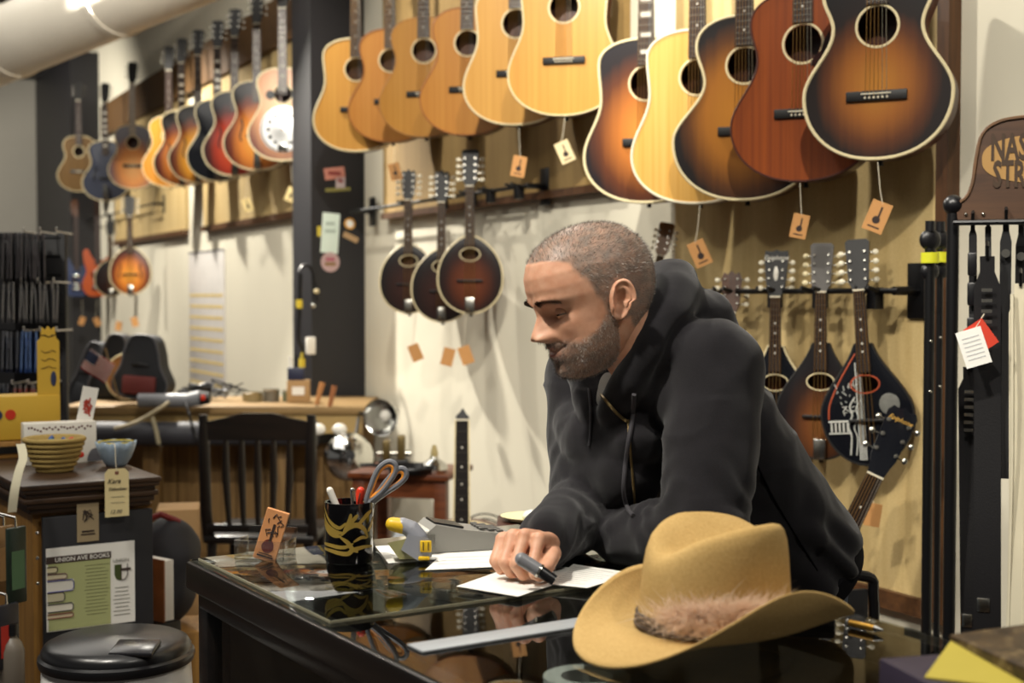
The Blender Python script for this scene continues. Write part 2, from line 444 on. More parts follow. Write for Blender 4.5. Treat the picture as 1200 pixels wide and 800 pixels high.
        for sgn in (-1, 1):
            MB().cyl((sgn*.072, -.0015, .37), (sgn*.072, -.005, .37), .026, n=24).build('screen_hole', M_dark, g)
    elif hr:
        b = MB().box((0, -.007, zb), (.155, .010, .026), bev=.003); b.build('bridge', bridge, g, .5)
        MB().box((0, -.013, zb+.005), (.075, .004, .003)).build('saddle', M_bone, g)
        for k in range(6):
            MB().sphere((-.028+.0112*k, -.0125, zb-.005), .0032, 8, 6).build('bridge_pin', M_bone, g)
    else:
        MB().box((0, -.018, zb), (.13, .018, .012), bev=.003).build('bridge', M_ebony, g)
        MB().loft([[Vector((-w_, y, z)), Vector((w_, y, z)), Vector((w_, y-.004, z)), Vector((-w_, y-.004, z))] for w_, y, z in ((.02, -.004, .0), (.022, -.016, .03), (.014, -.020, .14))]).build('tailpiece', M_nickel, g, .4)
        for sgn in (-1, 1):
            fh = [(sgn*(.095+.008*math.sin(t*PI*2)), -.0095, .17+.13*t) for t in np.linspace(0, 1, 12)]
            MB().tube(fh, .0055, 6).build('sound_hole', M_dark, g)
    if pick:
        po = [(.02, zs-hr-.01), (.06, zs-hr-.025), (.088, zs-.07), (.078, zs-.02), (hr+.022, zs+.03), (hr+.010, zs+.01), (hr*.98, zs-.022), (hr*.55, zs-hr*.85)] if hr else [(.035, .22), (.075, .24), (.07, .33), (.04, .40), (.035, .40)]
        MB().prism(po, -.0045 if hr else -.02, -.003 if hr else -.018).build('pickguard', pick, g, .3)
    if strings:
        for k in range(6):
            x0, x1 = -.027+.0108*k, -.018+.0072*k
            yb = -.0135 if hr else -.026
            MB().tube([(x0, yb, (zb-.003) if hr else .14), (x1, fy-.004, LN)], .0011 if k < 3 else .0009, 5).build('string', M_bronze if k < 4 else M_steel, g)
    MB().cyl((0, .05, .002), (0, .05, -.014), .006, .008, n=12).build('end_pin', M_ebony, g)
    return g
def price_tag(px, py, d, ztop, tilt, label, m=M_kraft, sc_=1.0, print_=True, group='price tags hanging from the instruments', xoff=0):
    """a small card on a string, hung from an instrument's end"""
    c = at(px, py, d); rot = face_rot((-c.x, -c.y))
    t = thing('price_tag', label, 'price tag', c, rot, group)
    R = Matrix.Rotation(math.radians(tilt), 3, 'Y')
    MB().box((0, 0, 0), (.052*sc_, .0016, .078*sc_), R, bev=.0006).build('card', m, t, .3)
    top = R @ Vector((0, 0, .034*sc_))
    MB().tube([top, (xoff*.5+top.x*.5, .001, (ztop-c.z)*.5), (xoff, .004, ztop-c.z)], .0011, 5).build('string', M_string, t)
    if print_:
        mb = MB().cyl((0, -.0009, -.008*sc_), (0, -.0012, -.008*sc_), .010*sc_, n=14).box((.003*sc_, -.001, .012*sc_), (.005*sc_, .0006, .03*sc_)).box((0, -.001, -.027*sc_), (.03*sc_, .0006, .004*sc_))
        mb.xf(R.to_4x4()); mb.build('print', M_ink, t, .3)
    return t
def spruce(name, c1, c2):
    if name in MC: return MC[name]
    t = NT(name); t.set(.34, 0, .4, .1)
    f = t.noise(t.coord('Object', (90, 90, 1.5)), 1, 5, .55, .2)
    t.l(t.ramp(f, [(.25, c1), (.75, c2)]), t.b.inputs['Base Color']); MC[name] = t.m; return t.m
SP1 = spruce('spruce_honey', '#BE8434', '#CE9844')
SP2 = spruce('spruce_amber', '#B0701E', '#C08430')
SP3 = spruce('spruce_pale', '#CC9844', '#DEB062')
SP4 = spruce('spruce_orange', '#B57A24', '#C48C36')
MAHO = spruce('mahogany_red', '#74320E', '#984A14')
B_small = burst('burst_brown_small', [(.05, '#B87A2C'), (.35, '#9A5C20'), (.58, '#5B3014'), (.74, '#1E1411'), (1, '#151112')], .19, .215, .255)
B_dread = burst('burst_brown_dread', [(.05, '#D08A38'), (.35, '#B06828'), (.62, '#5A2E16'), (.80, '#1C1417'), (1, '#17141A')], .23, .25, .32)
B_jumbo = burst('burst_brown_jumbo', [(.05, '#BC7C26'), (.45, '#A0641F'), (.66, '#5A3415'), (.80, '#1B1514'), (1, '#171416')], .25, .25, .33)
B_amber = burst('burst_amber', [(.05, '#E8A33A'), (.45, '#CC7A2A'), (.72, '#6A2C14'), (.92, '#17100F'), (1, '#120E10')], .18, .22, .30)
B_yellow = burst('burst_yellow', [(.05, '#F4C244'), (.45, '#E09A28'), (.70, '#7A3A14'), (.92, '#1A110E'), (1, '#120E0D')], .18, .22, .30)
B_red = burst('burst_red', [(.05, '#D0581E'), (.5, '#A83216'), (.75, '#4A1812'), (.92, '#16131A'), (1, '#121116')], .18, .22, .30)
B_orange = burst('burst_orange', [(.05, '#EAB070'), (.45, '#DC9250'), (.70, '#9A6A54'), (.88, '#6A6A7C'), (1, '#6A6C80')], .17, .22, .29)
B_pink = burst('burst_pale', [(.05, '#EAC8A0'), (.5, '#DCA884'), (.75, '#B8845E'), (.95, '#7A4A3A'), (1, '#6A4038')], .3, .22, .32)
BLUEBLK = mat('lacquer_blue_black', '#3A3E4C', .25, coat=.3)
BLK = mat('lacquer_black', '#101218', .2, coat=.4)
OLDWOOD = spruce('spruce_old', '#4E3818', '#6A4E24')
TORT = mat('tortoiseshell', '#2A1410', .2, var=.5, vs=60)
def hang(px, pyb, shape, turn=14, **k):
    """hang a guitar at the photo column px with its lower end at pyb"""
    d = k.pop('d', None) or gd(px)
    p = at(px, pyb, d)
    g = Vector((-p.x, -p.y)); a = math.atan2(g.x, -g.y) + math.radians(turn)
    return guitar(k.pop('label'), p, (0, 0, a - 0), shape, **k)
T = -12
hang(1027, 186, 'small', T, label='small brown sunburst guitar with cream binding, hung nearest the camera', top=B_small, pick=None, bind_r=.005)
hang(940, 212, 'mid', T, label='plain reddish mahogany guitar beside the small dark sunburst one', top=MAHO, binding=mat('mahogany_edge', '#4A1C0C', .4), pick=TORT)
hang(872, 234, 'jumbo', T, label='big round jumbo guitar in brown sunburst, behind the red mahogany one', top=B_jumbo, inlay='dot', bind_r=.0045, bridge=M_ebony)
hang(817, 238, 'dread', T, label='pale natural guitar with white edge between two sunburst ones', top=SP3, binding=M_bone, bind_r=.0045, inlay='dot')
hang(757, 237, 'dread', T, label='sunburst guitar with black shoulder and block inlaid neck, beside the pale natural one', top=B_dread, inlay='block', bind_r=.005)
hang(661, 135, 'dread', T, label='honey coloured natural guitar, rightmost of the natural row', top=SP1)
hang(605, 146, 'dread', T, label='honey natural guitar with cream edge, second from the right of the natural row', top=spruce('spruce_gold', '#C08A38', '#D09C48'), bind_r=.0045)
hang(548, 158, 'mid', T, label='orange amber guitar, third from the right of the natural row', top=SP2, binding=mat('thin_edge', '#9A5A22', .4))
hang(497, 160, 'mid', T, label='natural guitar with round shoulder, third from the pillar', top=SP4, binding=mat('thin_edge2', '#B07A38', .4))
hang(458, 166, 'mid', T, label='shiny orange natural guitar, second from the pillar', top=spruce('spruce_copper', '#B6742A', '#C4883C'), binding=mat('thin_edge', '#9A5A22', .4))
hang(418, 177, 'dread', T, label='square shouldered natural guitar with cream edge overlapping the black pillar', top=SP1, bind_r=.005, d=6.5)
# beyond the pillar
far = [
 (332, 188, 'mid', dict(label='pale sunburst resonator guitar with round chrome cover plate', top=B_pink, special='resonator', bind_r=.006, name='resonator_guitar')),
 (302, 199, 'arch', dict(label='amber sunburst archtop guitar left of the resonator guitar', top=B_amber, pick=M_ebony, bind_r=.005)),
 (276, 206, 'arch', dict(label='red sunburst archtop guitar with pale binding', top=B_red, bind_r=.006)),
 (256, 212, 'arch', dict(label='black guitar with block inlays and grey edge', top=BLK, inlay='block', bind_r=.005)),
 (233, 214, 'arch', dict(label='bright yellow and black sunburst guitar', top=B_yellow, bind_r=.005)),
 (214, 217, 'arch', dict(label='brown and black sunburst guitar left of the yellow burst one', top=B_amber, bind_r=.005, inlay='block')),
 (199, 219, 'mid', dict(label='honey natural guitar mostly hidden behind dark sunburst ones', top=SP2, inlay='dot')),
 (156, 221, 'mid', dict(label='guitar with orange sunburst centre and grey blue rim', top=B_orange, bind_r=.005, fretm=mat('pale_fretboard', '#8A7F74', .4))),
 (124, 235, 'arch', dict(label='grey blue archtop guitar with block inlaid neck', top=BLUEBLK, inlay='block', bind_r=.005)),
 (93, 224, 'mid', dict(label='old brown guitar in the dim far corner', top=OLDWOOD, d=13.0)),
]
for px, py, shp, kw in far:
    p = at(px, py, kw.get('d') or gd(px))
    hang(px, py, shp, T, strings=False, **kw)
    # hanger on the rail above
    z = p.z + .53 + .335 + .10
    q = wp(ws(p), .0, z)
    h = thing('guitar_hanger', 'dark hanger above the ' + (kw['label'].split(' guitar')[0] + ' guitar' if not kw['label'].startswith('guitar') else 'orange centred grey rimmed guitar'), 'hanger', q, (0, 0, WROT), 'guitar hangers on the far board')
    off = (p-WP).dot(WN)
    MB().box((0, .035+.03, 0), (.07, .02, .12), bev=.004).build('plate', M_rose, h)
    MB().tube([(0, .06, 0), (0, max(off-.02, .1), .0)], .008).build('arm', M_metal_black, h)
    MB().tube([(-.045, off+.05, .02), (-.04, off-.01, 0), (0, off-.03, 0), (.04, off-.01, 0), (.045, off+.05, .02)], .008).build('yoke', M_dark, h)

# ------------------------------------------------------------------ mandolins
def mando_outline(w=.125, L=.335, style='A'):
    R = []; N = 16
    zc = w*(1.02 if style == 'A' else 1.16)
    for i in range(N+1):
        a = PI/2*i/N; R.append((w*math.sin(a), zc*(1-math.cos(a))))
    for i in range(1, N+1):
        t = i/N
        s = (1-math.cos(PI*t))/2
        R.append((w + (.024-w)*((1-(1-t**2.3)**.85) if style == 'A' else (.6*s+.4*t**1.35)), zc + (L-zc)*t))
    R.append((0, L))
    return R + [(-x, z) for x, z in R[1:-1]][::-1]
def mandolin(label, loc, rot, top, side=M_maho, scale=1, style='A', binding=M_cream, hole='oval', headm=M_ebony, neckm=M_ebony, headtext=None,
             art=None, group='mandolins hung by their heads', tail=True, button=M_bone, depth=.05, headshape='A', electric=False, hole_col=None):
    L = .292 if style == 'A' else .335; O = mando_outline(.125, L, style)
    g = thing('mandolin', label, 'mandolin', loc, rot, group); g.scale = (scale,)*3; n = len(O)
    mb = MB().loft([[Vector((x, 0, z)) for x, z in O], [Vector((x, depth-.01, z)) for x, z in O], [Vector((x*.9, depth, .14+(z-.14)*.9)) for x, z in O]], cap=False)
    mb.f.append(tuple(2*n+j for j in range(n))); mb.mi.append(0); mb.build('body_shell', side, g)
    zs, ha, hb = (.225 if style == 'A' else .225), .036, .022
    mb = MB()
    if hole == 'oval':
        hole_ = []
        for x, z in O:
            a = math.atan2(z-zs, x); hole_.append(Vector((ha*math.cos(a), -.004, zs+hb*math.sin(a))))
        out = [Vector((x, -.001, z)) for x, z in O]
        mb.loft([[h+Vector((0, .005, 0)) for h in hole_], hole_, [a.lerp(b, .5)+Vector((0, -.002, 0)) for a, b in zip(hole_, out)], out], cap=False)
    else:
        mb.loft([[Vector((x*k, -.001-.008*(1-k*k), .13+(z-.13)*k)) for x, z in O] for k in (1, .85, .6, .3, .03)])
    mb.build('top_plate', top, g, .5)
    MB().tube([(x, 0, z) for x, z in O], .0035, 6, close=True).build('binding', binding, g)
    if hole == 'oval':
        MB().tube([((ha+.003)*math.cos(2*PI*j/32), -.005, zs+(hb+.003)*math.sin(2*PI*j/32)) for j in range(32)], .0022, 6, close=True).build('rosette', hole_col or M_cream, g)
    else:
        for sgn in (-1, 1):
            MB().tube([(sgn*(.062+.006*math.sin(t*PI*2)), -.008, .10+.09*t) for t in np.linspace(0, 1, 10)], .004, 6).build('sound_hole', M_dark, g)
    LN, fy, z0 = .485, -.014, .258
    MB().loft([[Vector((w_*math.cos(PI*j/10), -.008 + d_*math.sin(PI*j/10), z)) for j in range(11)] for z, w_, d_ in ((L-.03, .017, .04), (L+.03, .0165, .022), (LN, .015, .018))]).build('neck', neckm, g)
    fb = MB().loft([[Vector((-w_, -.006, z)), Vector((-w_, fy, z)), Vector((w_, fy, z)), Vector((w_, -.006, z))] for z, w_ in ((z0, .019), (LN, .0155))])
    for k in range(1, 18):
        z = LN-.35*(1-2**(-k/12))
        if z > z0: fb.box((0, fy-.0005, z), (.033, .0012, .0014), m=1)
    for k in (5, 7, 10, 12):
        z = LN-.35*(1-2**(-(k-.5)/12)); fb.cyl((0, fy-.0006, z), (0, fy+.001, z), .003, n=8, m=2)
    fb.build('fretboard', [M_rose, M_nickel, M_pearl], g, .3)
    MB().box((0, fy-.001, LN), (.032, .005, .005)).build('nut', M_bone, g)
    HM = Matrix.Translation((0, fy+.005, LN)) @ Matrix.Rotation(math.radians(-10), 4, 'X')
    ho = {'A': [(-.0155, 0), (-.026, .025), (-.032, .11), (-.024, .128), (-.012, .122), (0, .134), (.012, .122), (.024, .128), (.032, .11), (.026, .025), (.0155, 0)],
          'paddle': [(-.0155, 0), (-.027, .02), (-.033, .135), (-.025, .142), (.025, .142), (.033, .135), (.027, .02), (.0155, 0)],
          'scoop': [(-.0155, 0), (-.027, .02), (-.036, .12), (-.034, .14), (-.012, .138), (0, .143), (.012, .138), (.034, .14), (.036, .12), (.027, .02), (.0155, 0)]}[headshape]
    mb = MB().prism(ho, -.006, .007); mb.xf(HM); mb.build('headstock', headm, g, .4)
    for sgn in (-1, 1):
        for k in range(4):
            x, z = sgn*.020, .028+.026*k
            mb = MB().cyl((x, .005, z), (x, -.014, z), .0032, n=8); mb.cyl((x, .009, z), (sgn*.04, .009, z), .0018, n=6)
            mb.xf(HM); tn = mb.build('tuner', M_nickel, g)
            mb = MB().sphere((sgn*.047, .009, z), .009, 10, 8, (1, .5, .9)); mb.xf(HM); mb.build('tuner_button', button, tn)
    if headtext:
        tx = text(headtext, .02, g, M_pearl, (0, 0, 0), shear=.3)
        tx.matrix_basis = HM @ Matrix.Translation((0, -.0066, .118)) @ Matrix.Rotation(PI/2, 4, 'X')
        mb = MB().sphere((0, -.0066, .07), .012, 12, 8, (.6, .08, 1.9)); mb.xf(HM); mb.build('inlay_drop', M_pearl, g)
    MB().box((0, -.012, .125), (.10, .012, .008), bev=.002).build('bridge', M_ebony, g)
    if tail: MB().box((0, -.012, .03), (.036, .008, .06), bev=.003).build('tailpiece', M_nickel, g)
    for k in range(4):
        x0, x1 = -.018+.012*k, -.011+.0073*k
        MB().tube([(x0, -.018, .06), (x0, -.0195, .125), (x1, fy-.003, LN)], .0012, 5).build('string', M_bronze, g)
    MB().cyl((0, .025, .002), (0, .025, -.012), .006, .007, n=10).build('end_pin', M_ebony, g)
    if art: art(g)
    return g
B_mando = burst('burst_mandolin', [(.05, '#6A3418'), (.4, '#54260F'), (.65, '#2A120B'), (.85, '#120A09'), (1, '#100A0A')], .12, .14, .17)
B_mando2 = burst('burst_mandolin_dark', [(.05, '#3A1A10'), (.5, '#28110B'), (.8, '#120B0A'), (1, '#100A0A')], .12, .14, .17)
B_mando3 = burst('burst_mandolin_tan', [(.05, '#7E5028'), (.3, '#6A3E20'), (.55, '#34211A'), (.75, '#181416'), (1, '#141214')], .10, .14, .22)
B_mando4 = burst('burst_mandolin_amber', [(.05, '#E09A38'), (.45, '#C4742A'), (.7, '#6A3014'), (.9, '#2A1410'), (1, '#24120E')], .12, .14, .17)
M_tealblue = mat('blue_lacquer', '#24345A', .25, coat=.3)
def mhang(px, pyb, d, **k):
    p = at(px, pyb, d); a = face_rot((-p.x, -p.y)) + math.radians(k.pop('turn', -8))
    return mandolin(k.pop('label'), p, (0, math.radians(k.pop('roll', 0)), a), **k)
def dm(px, off):     # depth of the wall's offset plane at a column
    return on_wall(px, 346, off).y
# three dark mandolins between pillar and man
mhang(551, 367, dm(551, .18), label='dark red brown mandolin with light tailpiece, nearest of the three dark ones', top=B_mando, scale=1.1, headshape='paddle')
mhang(518, 377, dm(518, .18), label='blackish mandolin in the middle of the three dark ones', top=B_mando2, scale=1.08)
mhang(479, 367, dm(479, .18), label='dark brown mandolin, leftmost of the three dark ones', top=B_mando2, scale=1.08)
mandolin('mandolin with brown headstock showing behind the man\'s head', at(752, 430, dm(752, .13)), (0, math.radians(10), face_rot((-.4, -1))), B_mando2, headm=wood('burl_head', '#6A4826', '#94693A', 'Z', .45), headshape='paddle', scale=.8)
q = at(764, 300, dm(764, .13)); s_ = ws(q); hk = thing('wall_hook', 'small dark wall hook holding the mandolin behind the man\'s head', 'hook', wp(s_, .0, q.z), (0, 0, WROT))
MB().box((0, .012, 0), (.05, .02, .09), bev=.004).build('plate', M_dark, hk); MB().tube([(0, .02, 0), (0, .11, 0)], .007).build('arm', M_metal_black, hk); MB().tube([(-.026, .15, .01), (-.024, .11, 0), (.024, .11, 0), (.026, .15, .01)], .005).build('yoke', M_dark, hk)
# four over the man's shoulder
sR = .13
def stencil(g):
    M_st = mat('stencil_white', '#C8C8C0', .6)
    pts = [(-.105, .13), (-.10, .17), (-.075, .225), (-.045, .275), (-.022, .31)]
    MB().tube([(p.x, -.004, p.y) for p in catmull([(x, z, 0) for x, z in pts], 6)], .0022, 5).build('red_line', mat('red_line', '#B4502E', .5), g)
    a = MB()
    rnd = random.Random(3)
    for k in range(5):                                             # balustrade
        x = -.098+.011*k; a.cyl((x, -.0055, .095), (x, -.0055, .12), .0026, n=6)
    a.box((-.075, -.0055, .124), (.062, .001, .005)).box((-.075, -.0055, .091), (.062, .001, .004))
    fig = catmull([(-.05, .03, 0), (-.045, .08, 0), (-.052, .11, 0), (-.04, .14, 0), (-.045, .165, 0), (-.03, .19, 0)], 6)
    a.tube([(p.x, -.0055, p.y) for p in fig], .0022, 5)
    a.tube([(p.x+.016, -.0055, p.y*.96) for p in fig], .0016, 5)
    for k in range(26):
        x, z = -.055+rnd.uniform(-.025, .03), .175+rnd.uniform(-.03, .05)
        a.tube([(x, -.0055, z), (x+rnd.uniform(-.015, .015), -.0055, z+rnd.uniform(-.012, .015))], .0011, 4)
    a.build('stencil', M_st, g, .3)
    MB().sphere((.062, -.004, .168), .028, 16, 8, (1, .08, 1.1)).build('moon', mat('moon_grey', '#6E6E68', .7, var=.5, vs=50), g)
    for k in range(4): MB().box((-.024+.0055*k, -.0055, .15), (.0028, .001, .27)).build('stripe', M_st, g)
mhang(1020, 545, dm(1020, sR), label='black teardrop mandolin with white stencilled scene', top=BLK, style='T', headshape='paddle', art=stencil, tail=False, binding=M_ebony, hole_col=mat('red_line', '#B4502E', .5), scale=.98, roll=-4)
mhang(961, 538, dm(961, sR), label='teardrop mandolin with tan and black sunburst', top=B_mando3, style='T', headshape='paddle', headm=mat('grey_head', '#4A4642', .5), button=M_cream, binding=M_ebony, scale=.98)
mhang(908, 535, dm(908, sR), label='black mandolin with brown neck and logo on black headstock', top=BLK, headtext='Epiphone', headshape='scoop', style='T', neckm=M_neckw, scale=.98)
mhang(856, 545, dm(856, sR), label='mandolin with brown headstock and white buttons, just over the hood', top=B_mando3, headm=M_neckw, headshape='A', style='T', scale=.98)
# the far lower row
mhang(153, 345, dm(153, .26), label='amber round mandolin at the far end of the wall', top=B_mando4, scale=1.32, hole='f')
mhang(130, 347, dm(130, .22), label='dark mandolin half hidden behind the amber round one', top=B_mando2, scale=1.1, hole='f')
def electric(label, px, py, d, m, scale=1):
    p = at(px, py, d)
    g = thing('electric_guitar', label, 'guitar', p, (0, 0, face_rot((-p.x, -p.y))), 'electric guitars at the far end'); g.scale = (scale,)*3
    pts = [(0, 0), (.07, .005), (.115, .05), (.12, .12), (.095, .19), (.105, .25), (.115, .31), (.09, .34), (.06, .31), (.03, .30), (0, .30), (-.03, .30), (-.05, .33), (-.08, .385), (-.115, .36), (-.105, .27), (-.09, .2), (-.12, .12), (-.115, .05), (-.07, .005)]
    O = [(q.x, q.y) for q in catmull([(x, z, 0) for x, z in pts], 4, True)]
    MB().prism(O, 0, .045).build('body', m, g, .5)
    MB().prism([(-.05, .05), (.03, .05), (.05, .1), (.03, .14), (-.06, .2), (-.03, .12)], -.003, -.0005).build('pickguard', TORT, g, .3)
    for z in (.12, .2): MB().box((0, -.008, z), (.07, .012, .025), bev=.003).build('pickup', M_chrome, g)
    MB().box((0, -.008, .075), (.08, .012, .02), bev=.003).build('bridge', M_chrome, g)
    MB().box((0, -.006, .53), (.046, .02, .54)).build('neck', M_neckw, g)
    MB().box((0, -.018, .53), (.046, .005, .54)).build('fretboard', M_rose, g)
    mb = MB().prism([(-.022, .8), (-.04, .83), (-.05, .93), (-.02, .97), (.02, .96), (.022, .8)], -.008, .006); mb.build('headstock', M_neckw, g, .4)
    for k in range(6): MB().cyl((-.043, 0, .84+.018*k), (-.065, 0, .84+.018*k), .006, n=8).build('tuner', M_chrome, g)
electric('red orange electric guitar with pale pickups at the far end', 115, 347, dm(113, .18), mat('red_orange', '#B4501E', .2, coat=.4), 1.15)
electric('dark blue electric guitar, leftmost at the far end', 90, 347, 13.0, M_tealblue, .95)
# rails and hooks
def rail(label, px0, px1, off, z, hooks, name='hanging_rail'):
    a, b = wp(sx(px0), off, z), wp(sx(px1), off, z)
    r = thing(name, label, 'rail', a)
    MB().tube([a, b], .008, 10).build('bar', M_metal_black, r, world=True)
    for q in (.04, .985):
        p = a.lerp(b, q); s_ = ws(p)
        mb = MB().box(wp(s_, .027, z), (.075, .01, .15), rotz(WROT), bev=.003).tube([wp(s_, .02, z), wp(s_, off, z)], .012)
        mb.build('bracket', M_metal_black, r, world=True)
    for hp in hooks:
        s_ = ws(on_wall(hp, 400, off)); c = wp(s_, off+.01, z)
        MB().box(wp(s_, off, z-.02), (.035, .035, .06), rotz(WROT), bev=.004).build('hook', M_dark, r, world=True)
        MB().tube([wp(s_-.025, off+.05, z+.01), wp(s_-.022, off+.01, z), wp(s_+.022, off+.01, z), wp(s_+.025, off+.05, z+.01)], .006).build('yoke', M_dark, r, world=True)
    return r
rail('black metal rail with yokes holding the four mandolins behind the man', 790, 1090, .115, on_wall(960, 341, .115).z, (856, 908, 961, 1025))
rail('black metal rail with hooks above the three dark mandolins', 436, 650, .115, on_wall(540, 229, .115).z, (479, 520, 553, 575, 608))
rail('dark metal rail above the far lower row of instruments', 92, 200, .12, on_wall(150, 246, .12).z, (113, 130, 153))
# price tags
g_ = 'price tags hanging from the instruments'
def pt(px, py, ytop, d, tilt, label, **k):
    price_tag(px, py, d, at(px, ytop, d).z, tilt, label, **k)
pt(1028, 254, 190, 3.45, 22, 'tan price tag below the small brown sunburst guitar')
pt(937, 265, 214, 3.75, 12, 'tan price tag turned edgeways below the red mahogany guitar', m=M_kraft, sc_=.85)
pt(820, 297, 240, 4.1, -24, 'dark tan price tag below the pale natural guitar')
pt(662, 178, 137, 4.85, -24, 'pale price tag below the rightmost honey natural guitar', m=mat('pale_card', '#D8C498', .7))
pt(608, 195, 150, 5.1, 10, 'tan price tag below the second honey natural guitar')
pt(463, 201, 168, 6.2, -14, 'dim brown price tag left of the dark mandolin headstocks')
pt(341, 228, 192, 7.5, 22, 'yellowish price tag below the resonator guitar', m=mat('pale_card2', '#E0C88A', .7))
pt(290, 240, 208, 8.2, -22, 'yellowish price tag below the amber archtop guitar', m=mat('pale_card2', '#E0C88A', .7))
pt(546, 416, 369, 5.75, -20, 'tan price tag below the nearest dark mandolin', print_=False)
pt(525, 418, 380, 5.95, 14, 'tan price tag below the middle dark mandolin', print_=False)
pt(487, 413, 369, 6.2, -22, 'tan price tag below the leftmost dark mandolin', print_=False)
pt(158, 377, 348, 10.9, -15, 'tan price tag below the amber round mandolin', print_=False)
pt(139, 382, 350, 11.5, 10, 'small tan price tag below the half hidden far mandolin', print_=False)
pt(114, 377, 350, 12.0, -25, 'tan price tag below the red orange electric guitar', print_=False)
pt(96, 376, 350, 12.8, 20, 'tan price tag below the dark blue electric guitar', print_=False)

# ------------------------------------------------------------------ the glass counter
CU, CV = Vector((.535, -.845, 0)).normalized(), Vector((.845, .535, 0)).normalized()
CA = Vector((-.52, 2.16, 0)); CROT = math.atan2(CU.y, CU.x); CZ = .98
CLEN, CDEP = 2.7, .63
def cl(p):                                   # room point -> counter coordinates
    q = Vector(p)-CA; return q.dot(CU), q.dot(CV)
def cw(u, v, z): q = CA+CU*u+CV*v; return Vector((q.x, q.y, z))
M_blackwood = wood('black_wood', '#0B0908', '#1A1310', 'X', .3)
M_glass = glass_mat('counter_glass', (.72, .75, .74), 1.65)
M_glass_thin = glass_mat('case_glass', (.93, .95, .94), 1.45)
M_case_in = mat('case_lining', '#43382E', .7)
ctr = thing('display_counter', 'long black framed glass display counter the man leans on', 'counter', CA, (0, 0, CROT))
mb = MB()
for c, s_ in (((CLEN/2, .02, CZ-.0245), (CLEN, .04, .044)), ((CLEN/2, CDEP-.02, CZ-.0245), (CLEN, .04, .044)), ((.02, CDEP/2, CZ-.0245), (.04, CDEP-.08, .044)), ((CLEN-.02, CDEP/2, CZ-.0245), (.04, CDEP-.08, .044))):
    mb.box(c, s_, bev=.004)
mb.build('top_frame', M_blackwood, ctr)
MB().box((CLEN/2, CDEP/2, CZ-.001), (CLEN-.01, CDEP-.01, .002)).build('glass_top', M_glass, ctr)
mb = MB()
for c, s_ in (((CLEN/2, .03, CZ-.06), (CLEN-.04, .035, .032)), ((.03, CDEP/2, CZ-.06), (.035, CDEP-.06, .032))): mb.box(c, s_, bev=.006)
mb.build('moulding', M_blackwood, ctr)
for u, v in ((.035, .035), (.035, CDEP-.035), (CLEN-.035, .035), (CLEN-.035, CDEP-.035)):
    MB().box((u, v, (CZ-.044)/2+.05), (.04, .04, CZ-.144), bev=.003).build('corner_post', M_blackwood, ctr)
MB().box((CLEN/2, .03, .55), (CLEN-.09, .004, .77)).build('front_glass', M_glass_thin, ctr)
MB().box((.03, CDEP/2, .53), (.012, CDEP-.09, .82)).build('end_panel', mat('case_end', '#2A2019', .6), ctr)
MB().box((CLEN/2, CDEP-.02, .5), (CLEN-.08, .015, .86)).build('back_panel', M_case_in, ctr)
MB().box((CLEN/2, CDEP/2, .05), (CLEN-.02, CDEP-.02, .1)).build('plinth', M_blackwood, ctr)
MB().box((CLEN/2, CDEP/2, .12), (CLEN-.08, CDEP-.07, .03)).build('case_floor', wood('case_floor_wood', '#130D09', '#20160E', 'X', .5), ctr)
MB().box((CLEN/2, CDEP/2+.06, .62), (CLEN-.09, CDEP-.24, .008)).build('shelf', M_glass_thin, ctr)
SH = .624
# loose glass sheet and metal joint on the counter top
gs = MB().box((0, 0, 0), (.495, .60, .004), bev=.0006).build('glass_sheet', glass_mat('sheet_glass', (.93, .96, .95), 1.6)); gs.location = cw(.2675, .315, CZ+.0024); gs.rotation_euler = (0, 0, CROT)
tag(gs, 'clear glass sheet lying on the far end of the counter', 'glass sheet')
MB().box((.2475, 0, 0), (.0016, .60, .0036)).build('ground_edge', mat('glass_edge', '#8C8870', .4), gs, .2); MB().box((0, -.3, 0), (.495, .0012, .0036)).build('ground_edge', mat('glass_edge', '#8C8870', .4), gs, .2)
ST = CZ+.0046
ms = MB().box((0, 0, 0), (.040, .57, .003), bev=.001).build('joint_strip', mat('brushed_metal', '#A4A8AC', .45, .3)); ms.location = cw(.685, .33, CZ+.0018); ms.rotation_euler = (0, 0, CROT)
tag(ms, 'pale metal strip across the glass counter in front of the pen hand', 'strip')
# things inside the case
def in_case(name, label, cat, u, v, z, rot, fn, group='small goods inside the glass counter'):
    t = thing(name, label, cat, cw(u, v, z), (0, 0, CROT+rot), group); fn(t); return t
M_gold = mat('brass', '#B58A3C', .3, .9)
def tape_roll(t):
    MB().lathe([(.05, .0), (.05, .07), (.03, .07), (.03, 0), (.05, 0)], n=32).build('roll', M_paper, t)
    mb = MB().lathe([(.0503, .012), (.0508, .014), (.0503, .016)], n=32).lathe([(.0503, .055), (.0508, .057), (.0503, .059)], n=32); mb.build('printed_lines', M_ink, t)
t = in_case('label_roll', 'white roll with dark lines inside the case, beside the hat brim', 'roll', .84, .185, .895, .4, tape_roll)
MB().box((0, 0, -.1375), (.12, .12, .265)).build('riser', M_case_in, t)
def gold_box(t):
    MB().box((0, 0, .02), (.09, .06, .04), bev=.003).build('body', mat('kraft_box', '#8A6A3A', .6), t)
    MB().box((0, 0, .042), (.094, .064, .008), bev=.002).build('lid', M_gold, t)
in_case('small_box', 'small brass topped box inside the case below the metal strip', 'box', .72, .22, SH+.001, .3, gold_box)
def paper_box(t):
    MB().box((0, 0, .035), (.05, .05, .07), bev=.002).build('carton', mat('tan_box', '#B98A50', .6), t)
    MB().box((0, -.0255, .035), (.04, .001, .03)).build('front_label', M_paper, t, .3)
in_case('small_carton', 'tan carton with white label inside the case', 'box', .60, .2, SH+.001, -.3, paper_box)
